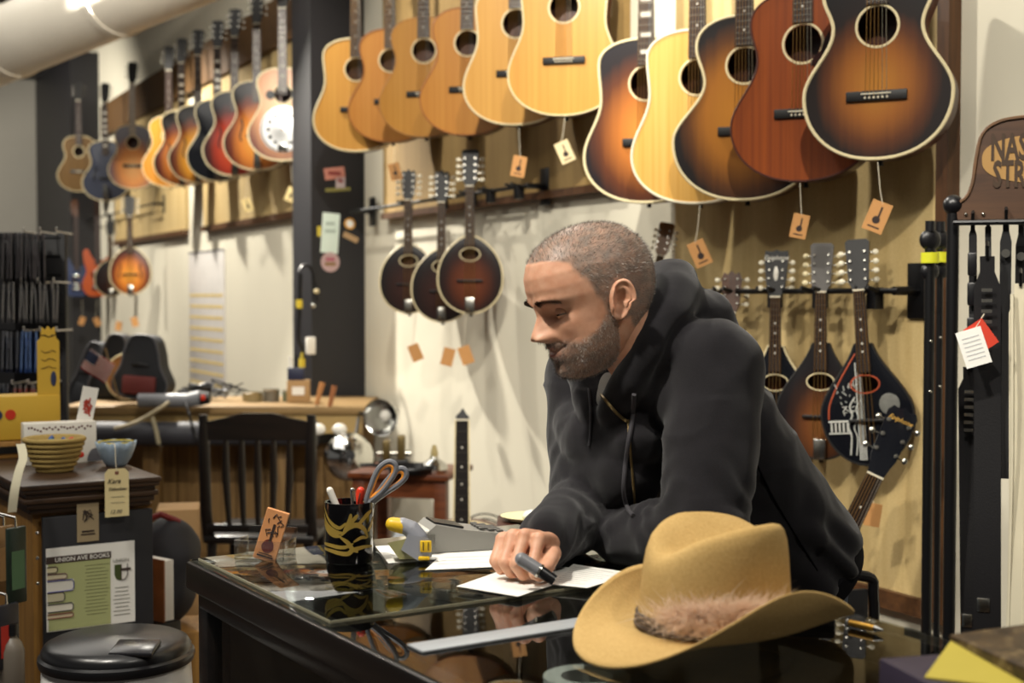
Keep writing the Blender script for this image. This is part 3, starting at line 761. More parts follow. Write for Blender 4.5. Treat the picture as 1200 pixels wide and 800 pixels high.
def harmonica(t):
    MB().box((0, 0, .006), (.1, .03, .010), bev=.002).build('comb', M_dark, t)
    MB().box((0, 0, .018), (.1, .027, .012), bev=.004).build('cover', M_chrome, t)
in_case('harmonica', 'chrome harmonica lying inside the case at the left', 'harmonica', .30, .25, SH+.001, .3, harmonica)
in_case('small_box', 'brass topped box inside the case near the left corner', 'box', .17, .3, SH+.001, -.2, gold_box)

# ------------------------------------------------------------------ on the counter
# pen mug
c = at_z(409, 657, ST); mug = thing('pen_mug', 'black mug with gold scroll pattern holding pens and scissors', 'mug', c)
RM, HM_ = .0375, .094
MB().lathe([(0.001, .0), (RM-.002, 0), (RM, .003), (RM, HM_), (RM-.004, HM_), (RM-.004, .008), (0.001, .008)], n=48).build('cup', mat('black_glaze', '#0C0B0D', .12, coat=.5), mug)
M_goldp = mat('gold_paint', '#A58A3E', .35, .35)
def on_mug(a, z, r=RM+.0004): return Vector((r*math.sin(a), -r*math.cos(a), z))
def band(pts, wd):                           # ribbon on the mug wall: pts = (angle, z)
    P = catmull([(a, z, 0) for a, z in pts], 6); L_ = []; n = len(P)
    for i, p in enumerate(P):
        d = (P[min(i+1, n-1)]-P[max(i-1, 0)]); d.x *= RM
        q = Vector((-d.y, d.x)).normalized()*wd*math.sin(PI*(i+.6)/(n+.2))**.6
        L_.append((p.x+q.x/RM, p.y+q.y, p.x-q.x/RM, p.y-q.y))
    mb = MB(); V = []
    for a0, z0, a1, z1 in L_: V += [on_mug(a0, z0), on_mug(a1, z1)]
    mb.add(V, [(2*i, 2*i+1, 2*i+3, 2*i+2) for i in range(len(L_)-1)]); return mb
pat = MB()
for pts, wd in (([(-1.4, .078), (-1.0, .062), (-.5, .052), (-.1, .050)], .004), ([(-1.45, .068), (-1.0, .054), (-.55, .046), (-.2, .045)], .0035),
                ([(-1.3, .088), (-.8, .068), (-.3, .058), (.0, .066)], .003), ([(-.2, .046), (.1, .058), (.45, .062), (.8, .054), (1.0, .040)], .004),
                ([(-.1, .052), (.15, .070), (.2, .080)], .003), ([(.1, .06), (.35, .072), (.5, .078)], .003), ([(.45, .06), (.9, .075), (1.3, .082)], .0035),
                ([(-1.5, .022), (-.8, .022), (0, .018), (.3, .024), (.8, .027), (1.4, .025)], .0035), ([(-1.5, .030), (-.8, .030), (-.1, .028), (.3, .034)], .003),
                ([(-.25, .044), (.05, .036), (.25, .026), (.5, .020)], .0035), ([(.3, .036), (.65, .042), (.95, .040)], .0025), ([(1.0, .05), (1.3, .06), (1.5, .07)], .004)):
    m_ = band(pts, wd); pat.add(m_.v, m_.f)
pat.build('gold_pattern', M_goldp, mug)
def pen(name, label, cat, base, tip, r, mbody, mcap=None, group='pens standing in the mug', clip=None):
    base, tip = Vector(base), Vector(tip); t = thing(name, label, cat, base, (0, 0, 0), group); d = (tip-base).normalized(); L_ = (tip-base).length
    MB().cyl((0, 0, 0), d*L_*.72, r, n=14).build('barrel', mbody, t)
    MB().cyl(d*L_*.72, d*L_*.985, r*1.12, n=14).sphere(d*L_*.985, r*1.1, 12, 6).build('cap', mcap or mbody, t)
    if clip: MB().box(d*L_*.87 + Vector((0, -r*1.35, 0)), (.003, .0015, L_*.2), d.to_track_quat('Z', 'Y').to_matrix()).build('clip', clip, t)
    return t
M_pred = mat('red_plastic', '#C8341C', .3); M_pblue = mat('blue_plastic', '#2A3C9A', .3)
pen('white_pen', 'white pen with blue grip leaning left in the mug', 'pen', c+Vector((.012, 0, .01)), at(386, 573, c.y-.005), .0048, M_pblue, M_white_plastic)
pen('red_pen', 'thick red pen in the mug', 'pen', c+Vector((-.004, .006, .01)), at(423, 574, c.y+.015), .0062, M_pred, clip=M_chrome)
pen('silver_pen', 'silver pen in front of the red one in the mug', 'pen', c+Vector((.016, -.008, .01)), at(413, 573, c.y-.012), .0038, M_chrome, clip=M_chrome)
pen('grey_pen', 'thin grey pen at the left rim of the mug', 'pen', c+Vector((-.006, .012, .01)), at(388, 578, c.y+.014), .0036, mat('grey_plastic', '#77767A', .4), M_chrome)
# scissors
M_greyp = mat('grey_handle', '#6C6E74', .4); M_orangep = mat('orange_grip', '#D98A2A', .45)
sc0 = c+Vector((.018, .006, .012)); tsc = thing('scissors', 'scissors with grey and orange loop handles standing in the mug', 'scissors', sc0)
B0 = at(430, 588, c.y+.005)
for pts, nm in (([(430, 588), (436, 566), (444, 549), (455, 541), (463, 544), (463, 553), (455, 566), (445, 578)], 1), ([(436, 588), (446, 573), (458, 558), (468, 549), (475, 551), (475, 559), (466, 568), (452, 577)], 2)):
    P = catmull([at(x, y, c.y+.002*nm) for x, y in pts], 5, True)
    hd = MB().tube(P, .0046, 8, close=True).build('handle', M_greyp, tsc, world=True)
    ctr_ = sum(P, Vector())/len(P); MB().tube([ctr_+(p-ctr_)*.80 for p in P], .0034, 8, close=True).build('grip_lining', M_orangep, hd, world=False).location = (0, 0, 0)
    o = hd.children[0]
    for v in o.data.vertices: v.co -= sc0
MB().cyl((0, 0, 0), B0-sc0, .002, .007, n=8).build('blade', M_chrome, tsc)
MB().cyl((.008, 0, 0), B0+Vector((.006, 0, 0))-sc0, .002, .007, n=8).build('blade', M_chrome, tsc)
# card in a clear holder
c = at_z(311, 655, ST); hd = thing('card_holder', 'clear acrylic card holder at the counter\'s far corner', 'card holder', c, (0, 0, -.25))
M_acryl = glass_mat('acrylic', (.96, .97, .97), 1.7, .06, .10)
MB().box((0, 0, .003), (.084, .05, .006), bev=.001).build('base', M_acryl, hd)
MB().box((0, -.024, .018), (.084, .003, .03), bev=.001).build('front_wall', M_acryl, hd)
MB().box((0, .024, .026), (.084, .003, .045), Matrix.Rotation(-.3, 3, 'X'), bev=.001).build('back_wall', M_acryl, hd)
for sx_ in (-1, 1): MB().box((sx_*.0405, 0, .018), (.003, .046, .03), bev=.001).build('side_wall', M_acryl, hd)
cc = at(318, 627, c.y-.002); cd = thing('business_card_stack', 'tan wooden card with a mandolin print standing in the clear holder', 'card', cc, Matrix.Rotation(math.radians(17), 3, 'Y').to_euler())
MB().box((0, 0, 0), (.036, .009, .082), bev=.001).build('card', mat('card_wood', '#C98B58', .6, var=.06, vs=30), cd, .3)
mb = MB().prism([(.010*math.sin(a*PI/10)*(1 if math.cos(a*PI/10) < 0 else .9), -.017+.011*math.cos(a*PI/10)) for a in range(20)], -.0052, -.0047); mb.build('mandolin_print', mat('print_maroon', '#5A1E18', .6), cd, .3)
mb = MB().box((.001, -.005, .004), (.004, .0006, .03))
rnd = random.Random(5)
for k in range(14):
    x, z = rnd.uniform(-.009, .012), rnd.uniform(-.004, .03); mb.tube([(x, -.005, z), (x+rnd.uniform(-.005, .005), -.005, z+.004), (x+rnd.uniform(-.004, .006), -.005, z+.007)], .0007, 4)
mb.box((0, -.005, -.034), (.026, .0006, .0025)).box((0, -.005, -.030), (.022, .0006, .0012)); mb.build('lettering', M_ink, cd, .3)
# papers
def sheet(name, label, corners, z, lines=0, group='papers on the counter', th=.0006):
    P = [at_z(x, y, z) for x, y in corners]; c0 = sum(P, Vector())/4
    t = thing(name, label, 'paper', c0, (0, 0, 0), group)
    top = [p-c0+Vector((0, 0, th)) for p in P]; bot = [p-c0 for p in P]
    MB().loft([bot, top]).build('page', M_paper, t, .2)
    if lines:
        mb = MB(); rnd = random.Random(len(label))
        for k in range(lines):
            f = (k+1.5)/(lines+2); a = top[0].lerp(top[3], f); b = top[1].lerp(top[2], f); l_ = rnd.uniform(.6, .9)
            a, b = a.lerp(b, .08), a.lerp(b, l_); d = (top[3]-top[0]).normalized()*.0016
            mb.add([a+Vector((0, 0, .0002)), b+Vector((0, 0, .0002)), b+d+Vector((0, 0, .0002)), a+d+Vector((0, 0, .0002))], [(0, 1, 2, 3)])
        mb.build('printing', mat('grey_ink', '#8A8A8C', .7), t, None)
    return t
sheet('paper_sheet', 'white sheet under the grey card terminal', [(455, 660), (600, 648), (572, 632), (440, 640)], ST+.0002)
sheet('paper_sheet', 'white form sheet lying in front of the card terminal', [(498, 668), (585, 664), (606, 646), (520, 648)], ST+.0012, 3)
sheet('paper_sheet', 'white sheet under the pen hand', [(535, 687), (607, 699), (700, 668), (612, 660)], CZ+.0072)
sheet('paper_sheet', 'printed white form between the two sleeves', [(640, 684), (688, 689), (745, 672), (672, 661)], CZ+.0084, 9)
# card terminal
p0 = at_z(545, 640, ST+.002); tm = thing('card_terminal', 'grey desktop card terminal with keypad and dark screen', 'card terminal', p0, (0, 0, .32))
side = [(-.075, 0), (.085, 0), (.09, .012), (.075, .022), (-.01, .034), (-.06, .045), (-.078, .03)]
M_tg = mat('terminal_grey', '#8C8A84', .45); M_tl = mat('terminal_light', '#C9C7BE', .4)
MB().prism(side, -.04, .04).build('body', M_tg, tm, .4)
mb = MB().box((-.07, 0, .02), (.03, .08, .034), bev=.006); mb.build('front_cap', M_tl, tm)
MB().box((-.035, 0, .0415), (.05, .056, .003), Matrix.Rotation(.2, 3, 'Y')).build('screen', mat('screen_dark', '#1C1E22', .2), tm)
for i in range(3):
    for j in range(4):
        MB().box((.022+.015*i, -.024+.016*j, .033-.003*i), (.010, .011, .004), bev=.001).build('key', mat('key_dark', '#55534F', .5), tm)
# yellow and grey label gun
p0 = at_z(478, 657, ST+.001); lg = thing('price_label_gun', 'grey price label gun with yellow ends lying beside the card terminal', 'label gun', p0, (0, 0, 0))
M_lg = mat('gun_grey', '#8E9098', .35); M_ly = mat('gun_yellow', '#D8B020', .4)
def lpt(px, py, dy=0): return at(px, py, p0.y+dy)
MB().chain([lpt(472, 615), lpt(482, 620), lpt(490, 630)], [.012, .014, .015], 14).build('handle', M_lg, lg, world=True)
MB().rcone(lpt(460, 614), .011, lpt(471, 616), .0125, 16).build('yellow_end', M_ly, lg, world=True)
MB().loft([[lpt(x, y, dy) for x, y in ((478, 626), (502, 630), (506, 652), (490, 657), (470, 644))] for dy in (-.018, .02)]).build('body', M_lg, lg, .3, world=True)
MB().loft([[lpt(x, y, dy) for x, y in ((454, 636), (480, 630), (489, 655), (468, 655))] for dy in (-.012, .026)]).build('paper_cover', mat('gun_clear', '#9A9668', .25), lg, .3, world=True)
MB().box(lpt(499, 640, -.019), (.018, .006, .018), bev=.002).build('yellow_block', M_ly, lg, world=True)
MB().box(lpt(497, 654, -.019), (.018, .006, .006), bev=.002).build('yellow_foot', M_ly, lg, world=True)
for k in (-1, 1): MB().box(lpt(499+3*k, 640, -.0225), (.0012, .001, .013)).build('slot', M_ink, lg, world=True)
# notebook at the right
nb = thing('black_folder', 'flat black folder with a clasp behind the hat', 'folder', cw(.80, .50, CZ+.001), (0, 0, CROT+.75))
MB().box((.0, 0, .006), (.17, .05, .011), bev=.002).build('cover', mat('black_leather', '#0C0B0C', .4, bump=.2), nb)
MB().box((0, 0, .0062), (.166, .052, .006)).build('pages', mat('page_edges', '#3A3633', .7), nb)
MB().sphere((-.06, -.02, .014), .005, 10, 8).build('clasp', M_chrome, nb)
q = at_z(1013, 738, CZ+.001); bp = thing('brass_pen', 'short brass pen on the counter beside the hat brim', 'pen', q, (0, 0, -.9))
MB().cyl((-.022, 0, .005), (.016, 0, .005), .0045, n=12).build('barrel', M_gold, bp); MB().cyl((.016, 0, .005), (.028, 0, .005), .0045, .001, n=12).build('tip', M_chrome, bp)
# the box at the lower right corner
q = at_z(1165, 800, CZ+.001)
bx = thing('open_box', 'dark purple box with yellow inside flap at the near right end of the counter', 'box', cw(1.24, .445, CZ+.001), (0, 0, CROT+1.25))
M_pur = mat('purple_card', '#2A2234', .5, var=.3, vs=20)
MB().box((0, 0, .0225), (.25, .16, .045), bev=.002).build('carton', M_pur, bx)
MB().loft([[Vector((-.12, .0, .0455)), Vector((-.042, -.075, .0455)), Vector((-.042, .078, .0455))], [Vector((-.12, .0, .047)), Vector((-.042, -.075, .049)), Vector((-.042, .078, .060))]]).build('yellow_flap', mat('yellow_dull', '#B0A03C', .7), bx, .3)
def mottled():
    t = NT('mottled_cover'); t.set(.4); t.l(t.ramp(t.noise(t.coord(), 45, 6, .7), [(.35, '#14110F'), (.55, '#4A3A24'), (.7, '#7A6A4A')]), t.b.inputs['Base Color']); return t.m
MB().box((.04, .0, .060), (.17, .158, .022), Matrix.Rotation(-.06, 3, 'Y'), bev=.003).build('patterned_lid', mottled(), bx)

# ------------------------------------------------------------------ the hat
M_hat = NT('hat_felt'); M_hat.set(.9, 0, .2)
f_ = M_hat.noise(M_hat.coord('Object', (300, 300, 300)), 1, 3); f2_ = M_hat.noise(M_hat.coord('Object', (9, 9, 9)), 1, 3)
M_hat.l(M_hat.ramp(M_hat.math('ADD', M_hat.math('MULTIPLY', f_, .5), M_hat.math('MULTIPLY', f2_, .5)), [(.3, '#AE8E56'), (.7, '#CBAA70')]), M_hat.b.inputs['Base Color'])
M_hat.bump(f_, .35, .001); M_hat = M_hat.m
HC = at(838, 742, 1.63)
hat = thing('cowboy_hat', 'tan straw cowboy hat with a pinkish fur tuft lying on the counter', 'hat', (HC.x, HC.y, CZ+.001), (0, 0, math.radians(34)))
# local frame: -X is the hat's front, Y its sides
def hat_brim():
    NA, NRr = 96, 14; rings = []
    for side in (1, -1):
        R_ = []
        for i in range(NRr+1):
            t = i/NRr; ring = []
            for j in range(NA):
                a = 2*PI*j/NA; ca, sa = math.cos(a), math.sin(a)
                a_in, b_in = .100, .080
                rin = 1/math.sqrt((ca/a_in)**2+(sa/b_in)**2)
                rout = 1/math.sqrt((ca/.185)**2+(sa/.150)**2)
                r = rin + (rout-rin)*t
                s = abs(sa)**2.2
                curl = s*(.062 if sa < 0 else .050)*t**1.9
                r -= s*.016*t**3
                dip = -.020*(abs(ca)**3)*t*t if ca < 0 else -.004*abs(ca)**3*t*t
                z = .024 + curl + dip
                th = .0016*side
                ring.append(Vector((r*ca, r*sa, z+th)))
            R_.append(ring)
        rings.append(R_)
    return rings[0] + rings[1][::-1]
MB().loft(hat_brim(), cap=False, close=True).build('brim', M_hat, hat, 3)
def crown():
    NA = 96; rings = []
    prof = [(0, 1.0), (.02, .985), (.05, .965), (.08, .945), (.10, .92), (.112, .88), (.118, .82), (.119, .75), (.117, .62), (.114, .45), (.112, .25), (.111, .02)]
    for z, k in prof:
        ring = []
        for j in range(NA):
            a = 2*PI*j/NA; ca, sa = math.cos(a), math.sin(a)
            rr = 1/math.sqrt((ca/.1015)**2+(sa/.0815)**2)*k
            x, y = rr*ca, rr*sa; zz = z
            if z > .03:                                      # crease along the top, pinched front
                u_ = (z-.03)/.09
                front = max(0, min(1, (-x)/.09))
                y *= 1-.16*u_*front
                zz += u_*(.012*(1-((x-.01)/.1)**2) - .004)
                cz_ = math.exp(-(y/.028)**2)
                zz -= (.026 if z > .11 else .026*max(0, (z-.07)/.04))*cz_*(1-.55*(x/.1)**2)
                zz -= .010*u_*max(0, -x/.1)
            ring.append(Vector((x, y, .024+zz)))
        rings.append(ring)
    return rings
MB().loft(crown(), cap=True).build('crown', M_hat, hat, 3)
bnd = MB()
for k, zz in enumerate((.030, .036, .042)):
    bnd.tube([(.1025*math.cos(2*PI*j/64)*(1-.01*k), .0825*math.sin(2*PI*j/64)*(1-.01*k), zz) for j in range(64)], .0032, 6, close=True)
bnd.build('hat_band', mat('braided_band', '#3A2A1C', .6, var=.3, vs=200), hat)
rnd = random.Random(11)
fur = MB()
for k in range(6500):
    a = math.radians(rnd.gauss(-120, 19)); z = rnd.gauss(.046, .007)
    b = Vector((.103*math.cos(a), .083*math.sin(a), max(z, .03)))
    out = Vector((math.cos(a), math.sin(a), 0)); tg = Vector((-math.sin(a), math.cos(a), 0))
    d = (out*rnd.uniform(.15, .9) + Vector((0, 0, rnd.uniform(-.35, 1.5))) + tg*rnd.gauss(0, .8)).normalized(); L_ = rnd.uniform(.018, .042)
    m_ = b+d*L_*.5+Vector((0, 0, .001)); e = b+d*L_+Vector((rnd.gauss(0, .003), rnd.gauss(0, .003), -.003))
    if e.z < .028 + .25*max(0, -e.y-.085) or m_.z < .028: continue
    sd = d.cross(Vector((rnd.gauss(0, 1), rnd.gauss(0, 1), rnd.gauss(0, 1)))).normalized()*.00036
    fur.add([b-sd, b+sd, m_+sd*.8, m_-sd*.8, e], [(0, 1, 2, 3), (3, 2, 4)])
MF = NT('pink_fur'); MF.set(.8); MF.b.inputs['Base Color'].default_value = lin('#F0DCC8')
tl_ = MF.new('ShaderNodeBsdfTranslucent'); tl_.inputs[0].default_value = lin('#F4E2D0'); mx_ = MF.new('ShaderNodeMixShader'); mx_.inputs[0].default_value = .5
MF.l(MF.b.outputs[0], mx_.inputs[1]); MF.l(tl_.outputs[0], mx_.inputs[2]); MF.l(mx_.outputs[0], MF.out.inputs[0])
fo = fur.build('fur_tuft', MF.m, hat, None)

# ------------------------------------------------------------------ the man
def remesh(mb, voxel, smooth=4, fac=.5):
    me = bpy.data.meshes.new('tmp'); me.from_pydata(mb.v, [], mb.f)
    o = bpy.data.objects.new('tmp', me); COL.objects.link(o)
    m = o.modifiers.new('r', 'REMESH'); m.mode = 'VOXEL'; m.voxel_size = voxel
    s = o.modifiers.new('s', 'SMOOTH'); s.iterations = smooth; s.factor = fac
    bpy.context.view_layer.update()
    r = bpy.data.meshes.new_from_object(o.evaluated_get(bpy.context.evaluated_depsgraph_get()))
    bpy.data.objects.remove(o); return r
def displace(me, fn):
    n = len(me.vertices); co = np.empty(n*3); me.vertices.foreach_get('co', co); no = np.empty(n*3)
    me.vertices.foreach_get('normal', no); co = co.reshape(-1, 3); no = no.reshape(-1, 3)
    d = np.array([fn(Vector(c)) for c in co]); co = co+no*d[:, None]
    me.vertices.foreach_set('co', co.ravel()); me.update()
def link(name, me, mats, parent, smooth=True):
    me.name = name; me.materials.clear()
    for m in (mats if isinstance(mats, (list, tuple)) else [mats]): me.materials.append(m)
    if smooth: me.polygons.foreach_set('use_smooth', [True]*len(me.polygons))
    o = bpy.data.objects.new(name, me); COL.objects.link(o); o.parent = parent; return o
def merge(meshes):
    V, F = [], []
    for me in meshes:
        o = len(V); V += [tuple(v.co) for v in me.vertices]; F += [tuple(i+o for i in p.vertices) for p in me.polygons]
    r = bpy.data.meshes.new('m'); r.from_pydata(V, [], F); return r
man = thing('person', 'man in black hooded sweatshirt leaning on the glass counter with a marker in hand', 'person', (0, 0, 0))
FW = Vector((-.81, -.586, 0)); LF = Vector((.586, -.81, 0)); UPV = Vector((0, 0, 1))
PEL = Vector((.45, 2.40, .94)); MID = Vector((.222, 2.255, 1.275))
SL, EL, WL = Vector((.315, 2.115, 1.285)), Vector((.285, 2.00, 1.037)), Vector((.165, 2.14, 1.022))
SR, ER, WR = Vector((.138, 2.375, 1.262)), Vector((.118, 2.235, 1.040)), Vector((.047, 2.03, 1.026))
# --- head, in its own frame (f forward, l left, u up), origin between the ears
yaw, pit, roll = math.radians(20), math.radians(15), math.radians(2)
HF = Vector((-math.cos(yaw)*math.cos(pit), -math.sin(yaw)*math.cos(pit), -math.sin(pit)))
HL = Vector((math.sin(yaw), -math.cos(yaw), 0)); HU = HF.cross(HL)
HL = (HL*math.cos(roll)+HU*math.sin(roll)).normalized(); HU = HF.cross(HL)
HO = at(699, 352, 2.125)
HS = 1.0
def hw(f, l, u):
    if u < 0: u *= .90
    return HO + (HF*f + HL*l + HU*u)*HS
def interp(tab, u):
    xs = [a for a, b in tab]; ys = [b for a, b in tab]
    return float(np.interp(u, xs, ys))
def smoothtab(tab):
    xs = np.array([a for a, b in tab]); ys = np.array([b for a, b in tab])
    g = np.linspace(xs[0], xs[-1], 400); y = np.interp(g, xs, ys)
    k = np.exp(-np.linspace(-2, 2, 17)**2); k /= k.sum()
    yp = np.concatenate([2*y[0]-y[8:0:-1], y, 2*y[-1]-y[-2:-10:-1]]); y = np.convolve(yp, k, 'valid')
    return list(zip(g, y))
FRONT = smoothtab([(-.122, .052), (-.118, .070), (-.110, .083), (-.10, .0885), (-.088, .089), (-.075, .091), (-.06, .093), (-.04, .0935), (-.02, .093), (0, .0925), (.012, .097), (.022, .1025), (.04, .1055), (.06, .1035), (.08, .095), (.10, .076), (.112, .051), (.119, .028), (.122, 0)])
BACK = smoothtab([(-.122, .040), (-.118, .022), (-.110, .002), (-.10, -.012), (-.088, -.026), (-.075, -.040), (-.06, -.056), (-.04, -.074), (-.02, -.087), (0, -.096), (.02, -.101), (.04, -.102), (.06, -.098), (.08, -.089), (.10, -.071), (.112, -.051), (.119, -.028), (.122, 0)])
WID = smoothtab([(-.122, .010), (-.118, .022), (-.110, .035), (-.10, .044), (-.088, .0525), (-.075, .059), (-.06, .0635), (-.04, .068), (-.02, .0705), (0, .073), (.02, .0755), (.04, .076), (.06, .0735), (.08, .066), (.10, .052), (.112, .037), (.119, .020), (.122, .001)])
def G(x, s): return math.exp(-(x/s)**2)
def nose_h(u): return interp([(-.062, 0), (-.056, .002), (-.051, .013), (-.046, .0235), (-.040, .0265), (-.034, .0245), (-.02, .0165), (-.008, .0105), (.004, .006), (.014, .002), (.024, 0)], u)
def nose_w(u): return interp([(-.06, .019), (-.05, .0195), (-.042, .0185), (-.03, .0145), (-.015, .0110), (0, .0095), (.02, .009)], u)
def feat(l, u):
    al = abs(l); d = 0; u0 = u; u = u0-.0085
    d += nose_h(u)*math.exp(-(al/nose_w(u))**2.6)
    d += .0085*G(al-.0145, .0065)*G(u+.045, .0075)                 # nostril wings
    u = u0
    d -= .0140*G(al-.031, .017)*G(u-.001, .012)                    # eye sockets
    d += .0055*G(al-.030, .024)*G(u-.021, .008) - .002*G(al, .007)*G(u-.024, .01)   # brow ridge
    d += .0045*G(al-.050, .016)*G(u+.022, .014)                    # cheekbone
    d -= .003*G(al-.045, .012)*G(u+.050, .014)                     # hollow under it
    u = u0-.0105
    m = .004*(al/.024)**2                                          # mouth corners lifted in a smile
    d += .0042*G(al, .020)*G(u+.0655, .0055) + .0052*G(al, .018)*G(u+.0815, .0060)
    d -= .0052*G(al, .030)*G(u+.0735-m, .0028)
    d -= .0035*G(al-.029, .005)*G(u+.069, .007)
    d -= .0030*G(al, .018)*G(u+.092, .0055) + .0008*G(al, .004)*G(u+.057, .005)
    u = u0
    d += .0050*G(al, .017)*G(u+.104, .011)
    u = u0-.009
    sl = al-(.020+(-.045-u)*.55)                                   # smile fold
    if -.075 < u < -.035: d -= .0022*G(sl, .0035)*math.sin((u+.075)/.04*PI)
    return d
NA, NU = 176, 150
rings = []
UU = [-.1219+(.2438)*(.5-.5*math.cos(PI*(.03+.94*i/(NU-1)))) for i in range(NU)]
hv_local = []
for u in UU:
    fr_, bk, wd = interp(FRONT, u), interp(BACK, u), interp(WID, u)
    cwf = max(-.012, bk+(.40+.06*max(0, min(1, (-.02-u)/.07)))*(fr_-bk))
    ring = []
    for j in range(NA):
        a = 2*PI*j/NA - PI
        # denser towards the face
        a = a - .35*math.sin(a)
        ca, sa = math.cos(a), math.sin(a)
        n_ = 2.35 if ca > 0 else 2.1
        rf = (fr_-cwf) if ca > 0 else (cwf-bk)
        k = (abs(ca)**n_+abs(sa)**n_)**(-1/n_)
        f, l = cwf+rf*ca*k, wd*sa*k
        if ca > 0:
            q = ca**.6
            d = feat(l, u)
            # push along the outward direction of the face
            f += d*min(1, q*1.05); l += 0
        hv_local.append(Vector((f, l, u))); ring.append(hw(f, l, u))
    rings.append(ring)
MH = MB().loft(rings)
# --- ears
def ear(sgn):
    NR, NT_ = 16, 40; R_ = []
    def rim(t):                                                    # ear outline in (f, u), about the ear canal
        c, s = math.cos(t), math.sin(t)
        return (.0185*c*(1.0 if s > 0 else .80) - (.003 if s > 0 else 0), .033*s*(1 if s > 0 else .98))
    tl = math.radians(12)
    def place(f, u, h):
        f2, u2 = f*math.cos(tl)-u*math.sin(tl)*1, f*math.sin(tl)+u*math.cos(tl)
        bx_ = -.004+f2; out = .0705 + h + max(0, (-f2+.012))*.48
        return hw(bx_, sgn*out, -.004+u2)
    for i in range(NR+1):
        r = i/NR; ring = []
        for j in range(NT_):
            t = 2*PI*j/NT_; ef, eu = rim(t)
            lobe = math.sin(t) < -.55
            h = .0065*G(r-.90, .13)*(.35 if lobe else 1) + (.0045*G(r-.60, .13) if math.cos(t) < .5 and not lobe else 0) - .006*G(r, .38) + .003
            if math.cos(t) > .75: h += .005*G(r-.78, .15)          # tragus
            ring.append(place(ef*max(r, .01), eu*max(r, .01), h))
        R_.append(ring)
    bk = [place(rim(2*PI*j/NT_)[0]*.97, rim(2*PI*j/NT_)[1]*.97, -.003) for j in range(NT_)]
    bk2 = [place(rim(2*PI*j/NT_)[0]*.55, rim(2*PI*j/NT_)[1]*.6, -.012) for j in range(NT_)]
    return MB().loft(R_+[bk, bk2])
# --- neck, trunk, arms, legs under the clothes
NB = MID + Vector((.012, .03, .02))
core = MB().chain([hw(-.030, 0, -.045), hw(-.050, 0, -.115), NB], [.056, .057, .064], 28).chain([NB, MID-FW*.02-UPV*.05, PEL], [.065, .088, .10]).chain([SL+UPV*-.01, EL, WL], [.04, .040, .026]).chain([SR+UPV*-.01, ER, WR], [.04, .040, .027]).chain([MID-UPV*.04, SL-UPV*.02], [.045, .036]).chain([MID-UPV*.04, SR-UPV*.02], [.045, .036])
HIPL, HIPR = PEL+LF*.08-UPV*.03, PEL-LF*.08-UPV*.03
KNL, KNR = Vector((HIPL.x-.05, HIPL.y-.03, .50)), Vector((HIPR.x-.02, HIPR.y-.01, .50))
ANL, ANR = Vector((KNL.x+.08, KNL.y+.06, .09)), Vector((KNR.x+.08, KNR.y+.06, .09))
core.chain([HIPL, KNL, ANL], [.08, .052, .038]).chain([HIPR, KNR, ANR], [.08, .052, .038])
me_core = remesh(core, .008, 6)
# --- right hand, loosely closed round the marker
hd_d = Vector((-.50, -.86, .02)).normalized(); hlat = Vector((.86, -.50, 0)).normalized()
HB = WR + hd_d*.074 + Vector((0, 0, .022))                        # middle of the knuckle row
hm = MB()
kn = []
for k, (o_, dz, ln) in enumerate(((.031, .000, .98), (.010, .004, 1.06), (-.012, .001, 1.0), (-.032, -.006, .82))):
    K = HB + hlat*o_ + Vector((0, 0, dz)) - hd_d*(.004*abs(k-1))
    P1 = K + (hd_d*.60 + Vector((0, 0, -.80)) + hlat*(.10 if k == 0 else .02)).normalized()*.043*ln
    P2 = P1 + (-hd_d*.45 + Vector((0, 0, -.75)) + hlat*.25).normalized()*.020*ln
    if P2.z < CZ+.0155: P2.z = CZ+.0155
    P3 = P2 + (-hd_d*.92 + Vector((0, 0, -.05)) + hlat*.30).normalized()*.019*ln
    P3.z = max(P3.z, CZ+.0155)
    kn.append((K, P1, P2, P3))
    hm.chain([K, K.lerp(P1, .5), P1, P2, P3], [.0105, .0092, .0098, .0085, .0076], 16)
    hm.rcone(WR + hlat*o_*.45 + Vector((0, 0, .006)), .0165, K, .0112, 16)                      # metacarpal
hm.chain([WR+Vector((0, 0, .0)), WR+hd_d*.045+hlat*.006-Vector((0, 0, .004))], [.026, .022], 20)
T0 = WR + hd_d*.020 + hlat*.024 - Vector((0, 0, .006)); T1 = T0 + hd_d*.038 + hlat*.022 + Vector((0, 0, .004))
T2 = T1 + hd_d*.026 + hlat*.006 - Vector((0, 0, .012)); T3 = T2 + hd_d*.018 - hlat*.010 - Vector((0, 0, .008))
hm.chain([T0, T1, T2, T3], [.0155, .0125, .0108, .0088], 16)
hm.chain([WR-(WR-ER).normalized()*-.0 + (ER-WR).normalized()*.07, WR], [.030, .0265], 20)
me_hand = remesh(hm, .0022, 5)
# --- left hand lying flat beyond its cuff
hl_d = (WL-EL).normalized(); ll = hl_d.cross(UPV)
hm2 = MB().chain([WL-hl_d*.05, WL, WL+hl_d*.03], [.028, .026, .024])
for k, (o_, ln) in enumerate(((.03, .9), (.01, 1.0), (-.01, .95), (-.03, .75))):
    K = WL+hl_d*.075+ll*o_-UPV*.012; hm2.rcone(WL+ll*o_*.5, .016, K, .011, 14)
    hm2.chain([K, K+hl_d*.036*ln-UPV*.006, K+hl_d*.058*ln-UPV*.012, K+hl_d*.074*ln-UPV*.016], [.0105, .0092, .0085, .0075], 14)
hm2.chain([WL+hl_d*.02+ll*.02, WL+hl_d*.05+ll*.045-UPV*.006, WL+hl_d*.075+ll*.05-UPV*.012], [.015, .0115, .009], 14)
me_hand2 = remesh(hm2, .003, 4)
def raw(mb): me = bpy.data.meshes.new('x'); me.from_pydata(mb.v, [], mb.f); return me
me_body = merge([raw(MH), raw(ear(1)), raw(ear(-1)), me_core, me_hand, me_hand2])
